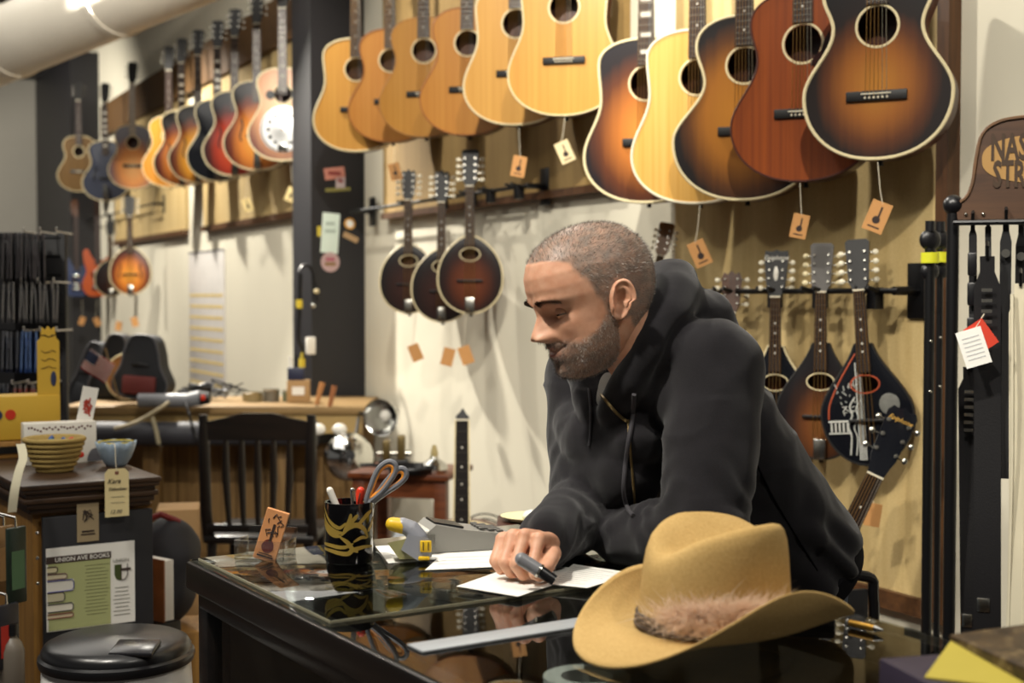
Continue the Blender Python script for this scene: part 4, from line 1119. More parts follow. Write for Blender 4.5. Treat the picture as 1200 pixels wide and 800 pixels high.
bm = bmesh.new(); bm.from_mesh(me_body); bmesh.ops.recalc_face_normals(bm, faces=bm.faces[:]); bm.to_mesh(me_body); bm.free()
# pigment masks: stubble and lips
def hair_amount(f, l, u):
    """1 on the cropped scalp, 0 on bare skin"""
    al = abs(l); q = .006*noise.noise(Vector((f*60, l*60, u*60)))
    # line from the forehead over the receding temple down to the sideburn: f as a function of u
    front = interp([(-.06, -.030), (-.045, -.020), (-.035, .004), (-.02, .016), (.0, .020), (.02, .026), (.04, .038), (.055, .047), (.07, .056), (.080, .075), (.09, .11), (.13, .12)], u)
    front += max(0, .03-al)*.35 if u > .07 else 0
    lower = -.062 if f < -.02 else -.04
    return max(0, min(1, (front-f+q)/.010+.5))*max(0, min(1, (u-lower)/.008))
def beard_amount(f, l, u):
    al = abs(l)
    if f < .004 or u > .0: return 0
    edge = interp([(.0, -.005), (.02, -.022), (.04, -.046), (.06, -.054), (.075, -.050), (.12, -.044)], f)
    b = max(0, min(1, (edge-u)/.012+.5))
    lip = G(al, .021)*G(u+.0640, .0075)
    b *= 1-min(1, 1.3*lip)
    if u > -.056 and al < .030 and f > .085: b = max(b, .95*max(0, min(1, (-.0445-u)/.003)))
    if f > .121: b = 0
    if u < -.115 and f < .04: b *= .5
    return b
nH = len(MH.v)
st = np.zeros(len(me_body.vertices)); lp = np.zeros(len(me_body.vertices)); gr = np.zeros(len(me_body.vertices))
for i, q in enumerate(hv_local):
    h_, b_ = hair_amount(q.x, q.y, q.z), beard_amount(q.x, q.y, q.z)
    n_ = noise.noise(q*90)*.25
    st[i] = max(0, min(1, max(h_*.80, b_*.72)+n_*max(h_, b_)))
    lp[i] = min(1, 1.2*G(q.y, .021)*(G(q.z+.056, .0035)+G(q.z+.0695, .0045))) if q.x > .07 else 0
    gr[i] = 1 if q.x < .05 else 0
    fl_ = .8*G(q.z+.03, .03)*G(abs(q.y)-.045, .03) if q.x > .04 else 0
for nm, arr in (('stubble', st), ('lips', lp)):
    at_ = me_body.attributes.new(nm, 'FLOAT', 'POINT'); at_.data.foreach_set('value', arr)
K = NT('skin'); K.set(.48, 0, .4)
K.b.inputs['Subsurface Weight'].default_value = .12; K.b.inputs['Subsurface Radius'].default_value = (.9, .35, .2); K.b.inputs['Subsurface Scale'].default_value = .006
co_ = K.coord('Object'); n1 = K.noise(co_, 55, 4); n2 = K.noise(co_, 600, 2)
def mixc(K, fac, a, b):
    m = K.new('ShaderNodeMix', data_type='RGBA')
    K.l(fac, m.inputs[0])
    for s_, v in ((6, a), (7, b)):
        if isinstance(v, str): m.inputs[s_].default_value = lin(v)
        else: K.l(v, m.inputs[s_])
    return m.outputs[2]
base = K.ramp(n1, [(.3, '#CB9374'), (.7, '#DBA98C')])
a1 = K.new('ShaderNodeAttribute', attribute_name='stubble'); a2 = K.new('ShaderNodeAttribute', attribute_name='lips')
c1_ = mixc(K, a2.outputs['Fac'], base, '#A85A4C'); c2_ = mixc(K, a1.outputs['Fac'], c1_, '#7C7066')
K.l(c2_, K.b.inputs['Base Color']); K.bump(n2, .12, .0006)
body = link('body', me_body, K.m, man)
# eyes, lids
M_eye = NT('eye'); M_eye.set(.08, 0, .6)
tc = M_eye.new('ShaderNodeTexCoord'); gd_ = M_eye.new('ShaderNodeVectorMath', operation='DOT_PRODUCT')
M_eye.l(tc.outputs['Normal'], gd_.inputs[0]); gaze = (HF*.96 - HU*.28 + HL*.02).normalized(); gd_.inputs[1].default_value = gaze
M_eye.l(M_eye.ramp(gd_.outputs['Value'], [(.0, '#8A7E76'), (.855, '#8A7E76'), (.875, '#3A2A1E'), (.955, '#3A2A1E'), (.965, '#0A0808')]), M_eye.b.inputs['Base Color'])  # whites darkened, the socket's shade is put into the colour
def lidcap(c, r, lo, hi):
    """part of a sphere shell round the eye between two heights, open to the back"""
    R_ = []
    for i in range(9):
        e = lo+(hi-lo)*i/8; ring = []
        for j in range(19):
            a = math.radians(-85+170*j/18)
            d = HF*math.cos(a)*math.cos(e)+HL*math.sin(a)*math.cos(e)+HU*math.sin(e)
            ring.append(c+d*r)
        R_.append(ring)
    V = [p for q in R_ for p in q]; F = [(i*19+j, i*19+j+1, (i+1)*19+j+1, (i+1)*19+j) for i in range(8) for j in range(18)]
    return MB().add(V, F)
for s_ in (1, -1):
    c = hw(.0705, s_*.0315, .000)
    MB().sphere(c, .0120, 24, 16).build('eyeball', M_eye.m, man, 3, world=True)
    lidcap(c, .0126, math.radians(-3), math.radians(80)).build('eyelid', K.m, man, 3, world=True)
    lidcap(c, .0125, math.radians(-75), math.radians(-15)).build('eyelid', K.m, man, 3, world=True)
# hair and beard: short single strands
def on_face(f, l, u):
    return None
def strands(n_want, amount, length, width, dirfn, seed):
    rnd = random.Random(seed); mb = MB(); NR_ = len(UU); tot = 0; tries = 0
    while tot < n_want and tries < n_want*14:
        tries += 1
        i = rnd.randrange(NR_-1); j = rnd.randrange(NA)
        a, b, c, d = hv_local[i*NA+j], hv_local[i*NA+(j+1) % NA], hv_local[(i+1)*NA+j], hv_local[(i+1)*NA+(j+1) % NA]
        area_ = (b-a).cross(c-a).length
        if rnd.random() > area_/1.2e-5: continue
        p = a.lerp(b, rnd.random()).lerp(c.lerp(d, rnd.random()), rnd.random())
        if rnd.random() > amount(p.x, p.y, p.z): continue
        nrm = (b-a).cross(c-a).normalized()
        if nrm.dot(p-Vector((-.005, 0, .0))) < 0: nrm = -nrm
        dv = (nrm*rnd.uniform(.5, 1.0)+dirfn(p)+Vector((rnd.gauss(0, .25), rnd.gauss(0, .25), rnd.gauss(0, .25)))).normalized()
        L_ = length(p)*rnd.uniform(.6, 1.15); sd = dv.cross(Vector((rnd.gauss(0, 1), rnd.gauss(0, 1), rnd.gauss(0, 1)))).normalized()*width
        q = [p-sd-nrm*.0005, p+sd-nrm*.0005, p+dv*L_]
        mb.add([hw(*v) for v in q], [(0, 1, 2)], 1 if rnd.random() < greyf(p) else 0); tot += 1
    return mb
def greyf(p): return (.45 if p.z > .06 else .62) if p.z > .0 else (.72 if p.x < .07 else .22)
M_hair = mat('hair_brown', '#54463C', .5, var=.25, vs=300); M_hairg = mat('hair_grey', '#A69E96', .5, var=.2, vs=300)
strands(15000, hair_amount, lambda p: .0065 if p.z > .03 else .004, .00022, lambda p: Vector((-.35, 0, -.2 if p.x < .03 else .2)), 1).build('hair', [M_hair, M_hairg], man, None, world=True)
strands(7500, beard_amount, lambda p: .0065 if p.x > .06 else .0048, .00022, lambda p: Vector((.05, 0, -.65)), 2).build('beard', [M_hair, M_hairg], man, None, world=True)
eb = MB(); rnd = random.Random(4)
for s_ in (1, -1):
    for k in range(1300):
        t = rnd.random(); l = .012+.040*t; u = .0185+.0055*math.sin(t*PI*.8)-.004*t+rnd.gauss(0, .0026)
        fr_, bk, wd = interp(FRONT, u), interp(BACK, u), interp(WID, u)
        sa = min(.98, l/wd); f = -.012+(fr_+.012)*(1-sa**2.35)**(1/2.35)+feat(l, u)
        p = Vector((f, s_*l, u)); d = Vector((.35, s_*.8, .25-.5*t)).normalized()*rnd.uniform(.005, .008); sd = Vector((0, .0004, .0004))
        eb.add([hw(*(p-sd)), hw(*(p+sd)), hw(*(p+d))], [(0, 1, 2)])
eb.build('eyebrows', mat('brow_brown', '#4E3C30', .6), man, None, world=True)

# --- clothes
M_hood = NT('sweatshirt'); M_hood.set(.92, 0, .15)
M_hood.b.inputs['Sheen Weight'].default_value = .18; M_hood.b.inputs['Sheen Roughness'].default_value = .5
hc = M_hood.coord('Object'); hn = M_hood.noise(hc, 700, 2); hn2 = M_hood.noise(hc, 12, 4)
M_hood.l(M_hood.ramp(M_hood.math('ADD', M_hood.math('MULTIPLY', hn, .5), M_hood.math('MULTIPLY', hn2, .5)), [(.3, '#161517'), (.7, '#242226')]), M_hood.b.inputs['Base Color']); M_hood.bump(hn, .3, .0012); M_hood = M_hood.m
hz = MB()
ax_ = (MID-PEL).normalized(); bkn = (-FW - ax_*(-FW).dot(ax_)).normalized()
def oval(c, wl, wf, n=40, tilt=None):
    return [c + LF*wl*math.cos(2*PI*j/n) + bkn*wf*math.sin(2*PI*j/n)*(1 if math.sin(2*PI*j/n) > 0 else .9) for j in range(n)]
tr = [(-.02, .174, .150), (-.01, .178, .150), (.0, .180, .148), (.08, .182, .142), (.16, .180, .136), (.24, .184, .135), (.31, .186, .130), (.36, .170, .118), (.41, .135, .095), (.44, .09, .07)]
hz.loft([oval(PEL+ax_*s_, a, b) for s_, a, b in tr])
hz.chain([MID-UPV*.01, SL, SL.lerp(EL, .5)+LF*.004, EL+UPV*.008], [.085, .077, .070, .060], 24)
hz.chain([EL+UPV*.008, EL.lerp(WL, .55)+UPV*.006, WL-UPV*.002], [.060, .050, .038], 24)
hz.chain([MID-UPV*.01, SR, SR.lerp(ER, .5)-FW*.005, ER+UPV*.008], [.085, .080, .068, .058], 24)
hz.chain([ER+UPV*.008, ER.lerp(WR, .5)+UPV*.010, WR+(ER-WR)*.06+UPV*.002], [.058, .052, .040], 24)
# hood bunched round the neck
def hpt(f, l, u): return MID + FW*f + LF*l + UPV*u
hood_pts = [hpt(.118, .050, -.060), hpt(.118, .098, -.005), hpt(.098, .120, .045), hpt(.060, .118, .092), hpt(.018, .095, .125), hpt(-.018, .045, .142), hpt(-.022, -.02, .132), hpt(.010, -.065, .105), hpt(.05, -.078, .055), hpt(.09, -.058, -.005), hpt(.110, .0, -.060)]
hood_rs = [.026, .030, .034, .037, .040, .042, .040, .036, .032, .028, .026]
hz.chain(hood_pts, hood_rs, 20)
hz.chain([hpt(.088, .075, -.10), hpt(.095, -.02, -.115), hpt(.07, -.09, -.09)], [.045, .048, .045], 20)
hz.chain([hpt(.085, .05, -.16), hpt(.085, -.05, -.17)], [.055, .055], 20)
hz.chain([hpt(.0, .085, .100), hpt(-.055, .075, .085), hpt(-.110, .04, .045)], [.046, .052, .050], 20)
hz.chain([hpt(-.02, -.0, .105), hpt(-.075, .0, .080), hpt(-.120, -.01, .040)], [.046, .052, .050], 20)
hz.chain([hpt(.05, .11, .03), hpt(-.02, .12, .02), SL], [.050, .060, .074], 20)
hz.chain([hpt(.050, .085, -.030), hpt(.035, .13, -.03), SL], [.055, .060, .070], 20)
me_h = remesh(hz, .0065, 7, .5)
def seg_d(p, a, b):
    t = max(0, min(1, (p-a).dot(b-a)/(b-a).length_squared)); return (p-a.lerp(b, t)).length, t
def folds(p):
    d = .0045*noise.noise(Vector((p.x*11, p.y*11, p.z*11)))
    rg = 1-2*abs(noise.noise(Vector((p.x*5+p.z*6, p.y*5, p.z*9-p.x*4))))
    d += .0055*max(0, rg)**2*(1 if p.z < 1.25 else .35)
    d += .0030*noise.noise(Vector((p.x*26, p.y*26, p.z*18)))
    for a, b, c in ((SL, EL, WL), (SR, ER, WR)):                    # creases gather at the elbow
        dd, t = seg_d(p, a, b)
        if dd < .10:
            k = G(t-1, .35); d += .0042*k*math.sin(38*t+16*noise.noise(p*7))*(.5+noise.noise(p*13+Vector((5, 1, 2))))
        dd2, t2 = seg_d(p, b, c)
        if dd2 < .08:
            d += .0040*(.4+.6*t2)*math.sin(19*t2+30*(p.z-1)+16*noise.noise(p*8))*(.35+noise.noise(p*12))
    da, ta = seg_d(p, PEL, MID)
    if ta < .5: d += .0075*(1-ta/.5)*math.sin((p.z*48+p.x*22)+9*noise.noise(p*5))*(.6+noise.noise(p*9))
    pl, tl_ = seg_d(p, SL, EL)
    if tl_ < .35 and pl < .13: d += -.004*G(pl-.092, .006)           # armhole seam
    return d
displace(me_h, folds)
hoodie = link('hoodie', me_h, M_hood, man)
M_rib = mat('rib_knit', '#1A191C', .95, spec=.1, var=.2, vs=200)
def cuff(c, d, r, ln=.045):
    mb = MB(); d = Vector(d).normalized(); R_ = []
    for i in range(9):
        t = i/8; rr = r*(1-.10*t)
        R_.append([q+(q-(c+d*ln*t)).normalized()*.0008*((j % 2)*2-1) for j, q in enumerate(mb.ring(c+d*ln*t, d, rr, 64))])
    R_.append(mb.ring(c+d*ln, d, r*.80, 64)); return mb.loft(R_)
cuff(WR+(ER-WR).normalized()*.058+UPV*.001, WR-ER, .040).build('cuff', M_rib, hoodie, world=False)
cuff(WL+(EL-WL).normalized()*.030, WL-EL, .037).build('cuff', M_rib, hoodie, world=False)
MB().loft([oval(PEL+ax_*(-.047), .165, .146, 64), oval(PEL+ax_*(-.042), .170, .150, 64), oval(PEL+ax_*(-.010), .175, .153, 64), oval(PEL+ax_*(-.002), .168, .146, 64)]).build('waistband', M_rib, hoodie)
# t-shirt collar, zip, cords
M_ts = mat('tshirt_cotton', '#A09C94', .9, var=.05, bump=.2, bs=500)
NC = hpt(.060, 0, .020)
me_t = remesh(MB().chain([NB-UPV*.035+FW*.02, MID-FW*.005-UPV*.07, PEL], [.074, .100, .108]).chain([NB+FW*.035-UPV*.015, hpt(.075, .02, -.06)], [.052, .05]), .006, 5)
ts = link('t_shirt', me_t, M_ts, man)
MB().tube([NB+Vector((0, 0, .012))+FW*(.014+.064*math.cos(a))+LF*.064*math.sin(a)-UPV*.030*math.cos(a) for a in [2*PI*j/48 for j in range(48)]], .0065, 10, close=True).build('neckband', M_ts, ts)
def chest(px, py, off=.004):
    """a point on the hoodie's surface under a photo point"""
    o = Vector((0, 0, CAM_Z)); d = ray(px, py).normalized()
    hit, loc, nrm, idx = hoodie.ray_cast(o, d)
    return (loc - d*off) if hit else at(px, py, 2.2)
bpy.context.view_layer.update()
def laid(pts, off=.004, k=5):
    return [chest(q.x, q.y, off) for q in catmull([(x, y, 0) for x, y in pts], k)]
MB().tube(laid([(736, 492), (738, 520), (741, 555), (744, 590)], .002), .0022, 6).build('zip', mat('zip_brass', '#7A6844', .35, .8), hoodie)
MB().tube(laid([(704, 462), (714, 474), (724, 485), (735, 494)], .003), .0026, 6).build('zip_edge', mat('zip_brass', '#7A6844', .35, .8), hoodie)
M_cord = mat('cord', '#3C3A3E', .9)
MB().tube(laid([(743, 462), (741, 490), (736, 520), (732, 552), (731, 578), (736, 596), (742, 604)], .004), .0036, 8).build('drawstring', M_cord, hoodie)
MB().tube(laid([(690, 455), (692, 480), (692, 505), (690, 522)], .003), .0022, 8).build('drawstring', M_cord, hoodie)
MB().tube(laid([(888, 545), (905, 580), (930, 622), (958, 668)], .0005, 6), .0018, 6).build('pocket_seam', M_rib, hoodie)
# jeans, shoes
jm = MB().chain([PEL-UPV*.02+LF*.045, PEL-UPV*.02-LF*.045], [.112, .112], 24).chain([HIPL, KNL, ANL+UPV*.03], [.082, .074, .066], 24).chain([HIPR, KNR, ANR+UPV*.03], [.082, .074, .066], 24)
me_j = remesh(jm, .010, 4); displace(me_j, lambda p: .003*noise.noise(p*14)+.003*math.sin(60*p.z+6*noise.noise(p*5))*G(p.z-.5, .2))
M_jean = mat('blue_denim', '#66778F', .85, var=.3, vs=90, bump=.25, bs=600)
jeans = link('jeans', me_j, M_jean, man)
pk = PEL+LF*.06+bkn*.0
for sgn in (1, -1):
    a = ANL if sgn > 0 else ANR
    f = FW
    sm = MB().chain([Vector((a.x, a.y, .052))-f*.03, Vector((a.x, a.y, .05))+f*.08, Vector((a.x, a.y, .043))+f*.17], [.045, .046, .038], 20)
    me_s = remesh(sm, .006, 3)
    for v in me_s.vertices:
        if v.co.z < .012: v.co.z = .012
    sh = link('shoe', me_s, mat('shoe_brown', '#3A2A1E', .5), man)
    so = MB().loft([[Vector((a.x, a.y, z))+f*(.07+.135*math.cos(t))+f.cross(UPV)*.047*math.sin(t) for t in [2*PI*j/28 for j in range(28)]] for z in (.0, .016)]); so.build('sole', M_dark, sh)
# marker in the fist (its own thing)
a_ = at(611, 655, 1.895); b_ = at(650, 680, 1.885)
mk = thing('marker_pen', 'short grey and black marker held in the man\'s fist', 'marker', a_)
d_ = (b_-a_); 
MB().cyl((0, 0, 0), d_*.55, .0095, n=18).sphere((0, 0, 0), .0094, 14, 8).build('barrel', mat('marker_grey', '#77787C', .35), mk)
MB().cyl(d_*.55, d_*1.0, .0088, .0075, n=18).build('cap', M_dark, mk)
MB().cyl(d_*.52, d_*.58, .0102, n=18).build('ring', M_nickel, mk)

# ------------------------------------------------------------------ left: cabinet with baskets
KX, KY = CV, -CU                               # the cabinet's width and depth directions
K0 = at(29, 569, 3.2); KROT = math.atan2(KX.y, KX.x); ZT = K0.z
def kw(x, y, z): q = Vector((K0.x, K0.y, 0))+KX*x+KY*y; return Vector((q.x, q.y, z))
M_cabwood = wood('cabinet_wood', '#7A5526', '#A87C3C', 'Z', .5)
M_crown = wood('crown_wood', '#2C1E14', '#4E3826', 'X', .4)
cab = thing('cabinet', 'black fronted wooden cabinet with brown moulded top at the left edge', 'cabinet', (K0.x, K0.y, 0), (0, 0, KROT))
CWD, CDP = .315, .74
MB().box((CWD/2+.012, CDP/2+.02, (ZT-.07)/2), (CWD-.025, CDP-.03, ZT-.07)).build('carcass', M_cabwood, cab)
MB().box((CWD/2+.016, .012, (ZT-.08)/2), (CWD-.05, .016, ZT-.08), bev=.002).build('front_panel', mat('cabinet_black', '#1C1C20', .5, var=.15), cab)
mb = MB()
for y0, z0, z1 in ((0, -.012, 0), (.004, -.022, -.012), (.012, -.034, -.022), (.006, -.046, -.034), (.014, -.060, -.046), (.022, -.072, -.060)):
    mb.box((CWD/2, CDP/2, ZT+(z0+z1)/2), (CWD+.02-2*y0, CDP+.02-2*y0, z1-z0), bev=.002)
mb.build('top_moulding', M_crown, cab)
for z in (ZT-.115, ZT-.175, ZT-.235): MB().sphere((.028, .003, z), .0045, 10, 6, (1, .5, 1)).build('screw', M_chrome, cab)
def on_front(px, py, off=.002):
    """a point on the cabinet's front face"""
    d = ray(px, py); o = Vector((0, 0, CAM_Z)); n = -KY; p0 = kw(0, .004-off, 0)
    return o + d*((p0-o).dot(n)/d.dot(n))
def flat_sign(name, label, cat, c, wd, ht, m, tilt=0, group=None, th=.0012, rot=None):
    t = thing(name, label, cat, c, (0, 0, KROT) if rot is None else rot, group)
    MB().box((0, 0, 0), (wd, th, ht), Matrix.Rotation(math.radians(tilt), 3, 'Y')).build('sheet', m, t, .2); return t
c = on_front(107, 686); po = flat_sign('poster', 'white and green poster of stacked books headed UNION AVE BOOKS on the cabinet front', 'poster', c, .212, .20, M_paper, 0)
R_ = Matrix()
def pbox(x, z, w_, h_, m, nm, y=-.001, bev=0):
    mb = MB().box((x, y, z), (w_, .0008, h_)); mb.xf(R_); return mb.build(nm, m, po, .2)
pbox(-.028, -.012, .148, .172, mat('poster_green', '#A9AE78', .7, var=.05), 'green_field')
pbox(-.029, .071, .154, .017, mat('poster_brown', '#3E3029', .7), 'title_bar', -.0014)
M_wt = mat('print_white', '#F0EEE6', .7)
text('UNION AVE BOOKS', .0145, po, M_wt, (-.021, -.0024, .0705), (PI/2, 0, 0), 'title')
for k, (z, w_, h_, cc) in enumerate(((.048, .024, .014, '#D8CFA8'), (.031, .046, .012, '#CFC6A8'), (.008, .062, .026, '#D9D6CC'), (-.018, .040, .022, '#BDB79A'), (-.044, .060, .018, '#DDD8C8'), (-.064, .060, .010, '#C8B898'))):
    x0 = -.104; mb = MB().box((x0+w_/2, -.0014, z), (w_, .0008, h_)); mb.xf(R_); mb.build('drawn_book', mat('bookpage%d' % k, cc, .7), po, .2)
    mb = MB().tube([(x0, -.0018, z+h_/2), (x0+w_-.004, -.0018, z+h_/2), (x0+w_, -.0018, z+h_/4), (x0+w_, -.0018, z-h_/4), (x0+w_-.004, -.0018, z-h_/2), (x0, -.0018, z-h_/2)], .0014, 5); mb.xf(R_)
    mb.build('book_cover', mat('bookline%d' % k, ('#3A2A22', '#6A4A4A', '#4A4A8A', '#2E2A26', '#3A3A3A', '#6A2A22')[k], .7), po, .3)
mb = MB(); rnd = random.Random(2)
for k in range(15):
    z = .05-.0085*k; mb.box((.012+rnd.uniform(-.002, .002), -.0014, z), (rnd.uniform(.045, .06), .0006, .0016))
mb.xf(R_); mb.build('small_print', mat('print_olive', '#6A6C48', .8), po, .2)
mb = MB()
for k in range(8): mb.box((.0735, -.001, -.012-.0095*k), (rnd.uniform(.03, .042), .0006, .0018))
mb.xf(R_); mb.build('side_print', mat('print_grey', '#8A8880', .8), po, .2)
text('UNION', .012, po, mat('print_grey', '#8A8880', .8), (.072, -.002, .055), (PI/2, 0, 0), 'emblem_word')
mb = MB().prism([(.056, .045), (.056, .02), (.060, .01), (.068, .006), (.0725, .006), (.0725, .045)], -.0016, -.001); mb.xf(R_); mb.build('emblem_shield', mat('poster_dkgreen', '#3E4A1E', .7), po, .3)
mb = MB().tube([(.0725, -.0016, .045), (.0725, -.0016, .006), (.082, -.0016, .008), (.088, -.0016, .018), (.088, -.0016, .045)], .0012, 5).box((.083, -.0018, .032), (.026, .0008, .006)); mb.xf(R_); mb.build('emblem_outline', mat('poster_brown', '#3E3029', .7), po, .3)
c = on_front(103, 612); stk = flat_sign('sticker', 'small tan sticker with dark cup emblem on the cabinet front', 'sticker', c, .052, .092, mat('sticker_tan', '#9C8A6A', .7))
mb = MB(); rnd = random.Random(8)
for k in range(10): mb.tube([(rnd.uniform(-.014, .014), -.001, .012+rnd.uniform(-.012, .02)) for _ in range(3)], .001, 4)
mb.build('emblem', M_ink, stk, .3); MB().box((0, -.001, -.021), (.03, .0006, .004)).build('text_line', M_ink, stk, .3); MB().box((0, -.001, -.028), (.034, .0006, .003)).build('text_line', M_ink, stk, .3)
# basket of coiled straw
c = at_z(64, 552, ZT); bk_ = thing('straw_basket', 'coiled straw basket with coloured bits inside on the cabinet top', 'basket', c)
M_straw = NT('coiled_straw'); M_straw.set(.8)
vv = M_straw.new('ShaderNodeTexWave', wave_type='BANDS', bands_direction='DIAGONAL'); vv.inputs['Scale'].default_value = 110; vv.inputs['Distortion'].default_value = 2
M_straw.l(M_straw.coord(), vv.inputs[0]); M_straw.l(M_straw.ramp(vv.outputs[1], [(.2, '#8A7038'), (.8, '#C4AA66')]), M_straw.b.inputs['Base Color']); M_straw = M_straw.m
prof = [(.001, .002)]
for k in range(7):
    r = .042+.031*(k/6)**.75; z = .007+.0125*k
    for q in range(6): a = -PI/2+PI*q/5; prof.append((r+.0055*math.cos(a), z+.0065*math.sin(a)))
prof += [(.066, .085), (.06, .06), (.04, .03), (.001, .02)]
MB().lathe(prof, n=56).build('coiled_wall', M_straw, bk_, 2)
M_bluep = mat('toy_blue', '#3A5A9A', .4); M_green = mat('toy_green', '#4A7A3A', .4); M_redt = mat('toy_red', '#C8301E', .4)
for k, (x, y, m) in enumerate(((-.03, -.01, M_bluep), (-.008, .02, M_green), (.012, -.005, M_green), (.034, .012, M_redt), (-.02, .03, M_bluep), (.03, -.02, M_bluep))):
    o = MB().sphere((0, 0, 0), .013, 14, 8, (1.4, .8, .6)).build('finger_pick', m, None); o.location = c+Vector((x, y, .072)); o.rotation_euler = (.2*k, .3*k, k)
    tag(o, ('blue', 'green', 'green', 'red', 'blue', 'blue')[k]+' small plastic piece in the straw basket'+(' at its front left', ' at its back', ' in its middle', '', ' at its back left', ' at its front right')[k], 'trinket', 'coloured pieces in the straw basket')
MB().sphere((0, 0, .045), .055, 20, 10, (1, 1, .4)).build('lining', mat('dark_lining', '#3A3020', .9), bk_)
# white box with a printed slip
c = at_z(68, 541, ZT); wb = thing('white_box', 'white printed box with open lid behind the straw basket', 'box', c, (0, 0, KROT-.1))
MB().box((0, -.02, .055), (.185, .06, .11), bev=.002).build('carton', M_white_plastic, wb)
mb = MB(); rnd = random.Random(6)
for k in range(22): mb.sphere((-.08+.0075*k, -.0505, .095+rnd.uniform(-.006, .006)), .003, 6, 4, (1, .2, 1))
mb.build('print_row', mat('print_maroon', '#5A1E18', .6), wb)
MB().prism([(.088+.0-.02*math.cos(t), .003+.035*math.sin(t)) for t in [PI*k/12 for k in range(13)]], -.0515, -.0500).build('grey_picture', mat('picture_grey', '#5A5A60', .6), wb, .3)
MB().sphere((.052, -.0505, .022), .008, 10, 6, (1, .2, 1)).build('red_mark', M_redt, wb)
MB().box((.078, .0, .15), (.042, .002, .10), Matrix.Rotation(.2, 3, 'Y')).build('standing_slip', M_paper, wb, .2)
mb = MB()
for k in range(8): mb.tube([(.066+rnd.uniform(0, .025), -.0015, .12+rnd.uniform(0, .05)) for _ in range(3)], .0022, 4)
mb.build('slip_drawing', mat('print_red', '#A83A2A', .6), wb)
# petal bowl
c = at_z(136, 546, ZT); pb = thing('petal_bowl', 'pale blue flower petal bowl at the right end of the cabinet top', 'bowl', c)
rings = []
for r, z in ((.001, .0), (.024, .0), (.030, .008), (.040, .024), (.047, .044), (.050, .060), (.046, .060), (.040, .040), (.028, .014), (.001, .010)):
    rings.append([Vector((r*(1+.07*abs(math.sin(4*a))*(z/.06))*math.cos(a), r*(1+.07*abs(math.sin(4*a))*(z/.06))*math.sin(a), z+.007*abs(math.sin(4*a))*(z/.06))) for a in [2*PI*j/96 for j in range(96)]])
MB().loft(rings).build('petals', mat('bowl_blue', '#93A6B8', .35, var=.25, vs=40), pb, 2)
MB().lathe([(.0465, .063), (.045, .066), (.043, .063)], n=48).build('yellow_rim', mat('yellow_card', '#C8B43C', .6), pb)
# manila tag hung from the bowl
c = on_front(137, 577, .03); mt = thing('manila_tag', 'cream manila tag with handwriting hanging from the blue bowl', 'tag', c, (0, 0, KROT))
M_man = mat('manila', '#DCCB98', .75, var=.04)
MB().prism([(-.029, -.058), (.029, -.058), (.029, .048), (.020, .058), (-.020, .058), (-.029, .048)], -.0006, .0006).build('card', M_man, mt, .2)
MB().cyl((0, -.001, .048), (0, .001, .048), .005, n=16).build('eyelet', mat('eyelet_brown', '#7A4A3A', .6), mt)
MB().tube([(0, 0, .05), (-.003, -.002, .075), (-.004, -.002, .11), (-.004, .004, .118), (-.004, .03, .118)], .0012, 5).build('string', M_string, mt)
text('Kara', .017, mt, M_ink, (-.008, -.0012, .028), (PI/2, 0, 0), 'handwriting', .4)
text('Thibodeau', .0105, mt, M_ink, (.0, -.0012, .009), (PI/2, 0, 0), 'handwriting', .4)
text('12.00', .013, mt, mat('pencil', '#6A6458', .8), (-.004, -.0012, -.046), (PI/2, 0, 0), 'handwriting', .3)
mb = MB()
for z in (-.01, -.024): mb.tube([(-.015+.003*k, -.001, z+.0015*math.sin(2.3*k)) for k in range(12)], .0006, 4)
mb.build('pencil_line', mat('pencil', '#6A6458', .8), mt)
# paper strip over the left corner
st_ = thing('paper_strip', 'pale printed paper strip hanging over the cabinet\'s left corner', 'strip', on_front(20, 565, .02))
P = [at(24, 520, 3.22), at(27, 536, 3.19), at(22, 552, 3.16), at(17, 575, 3.14), at(14, 600, 3.14)]
P = catmull(P, 5)
mb = MB(); V = []
for p in P: V += [p-KX*.010, p+KX*.010]
V += [v+Vector((.0, .0012, .0)) for v in V]
n = len(P); fs = [(2*i, 2*i+1, 2*i+3, 2*i+2) for i in range(n-1)] + [(2*n+2*i, 2*n+2*i+2, 2*n+2*i+3, 2*n+2*i+1) for i in range(n-1)]
fs += [(2*i, 2*i+2, 2*n+2*i+2, 2*n+2*i) for i in range(n-1)] + [(2*i+1, 2*n+2*i+1, 2*n+2*i+3, 2*i+3) for i in range(n-1)]
mb.add(V, fs).build('ribbon', mat('strip_cream', '#D8D2B8', .7), st_, world=True)
# yellow display box
c = kw(.085, .645, ZT); yb = thing('yellow_display_box', 'yellow cardboard counter display with tall header behind the white box', 'display box', c+Vector((0, 0, .05)), (0, 0, KROT))
M_yel = mat('display_yellow', '#CDA636', .6, var=.05)
bkp = thing('wooden_tray', 'flat wooden tray under the yellow display box', 'tray', c, (0, 0, KROT))
MB().box((0.02, 0, .024), (.26, .14, .046), bev=.002).build('tray_body', M_cabwood, bkp); MB().box((.02, -.071, .024), (.25, .003, .02)).build('front_slot', M_dark, bkp)
MB().box((.02, 0, .06), (.25, .12, .12), bev=.002).build('tray', M_yel, yb)
MB().prism([(.085, .115), (.145, .115), (.145, .27), (.137, .278), (.132, .31), (.124, .302), (.115, .312), (.107, .302), (.098, .31), (.094, .278), (.085, .27)], -.056, -.050).build('header', M_yel, yb, .2)
for x, m in ((-.06, M_redt), (-.025, mat('toy_navy', '#2A3252', .5)), (.01, M_redt)): MB().cyl((x, -.0605, .07), (x, -.062, .07), .014, n=20).build('printed_disc', m, yb)
MB().sphere((.128, -.0565, .165), .012, 12, 6, (.7, .1, 1.8)).build('printed_oval', mat('toy_navy', '#2A3252', .5), yb)
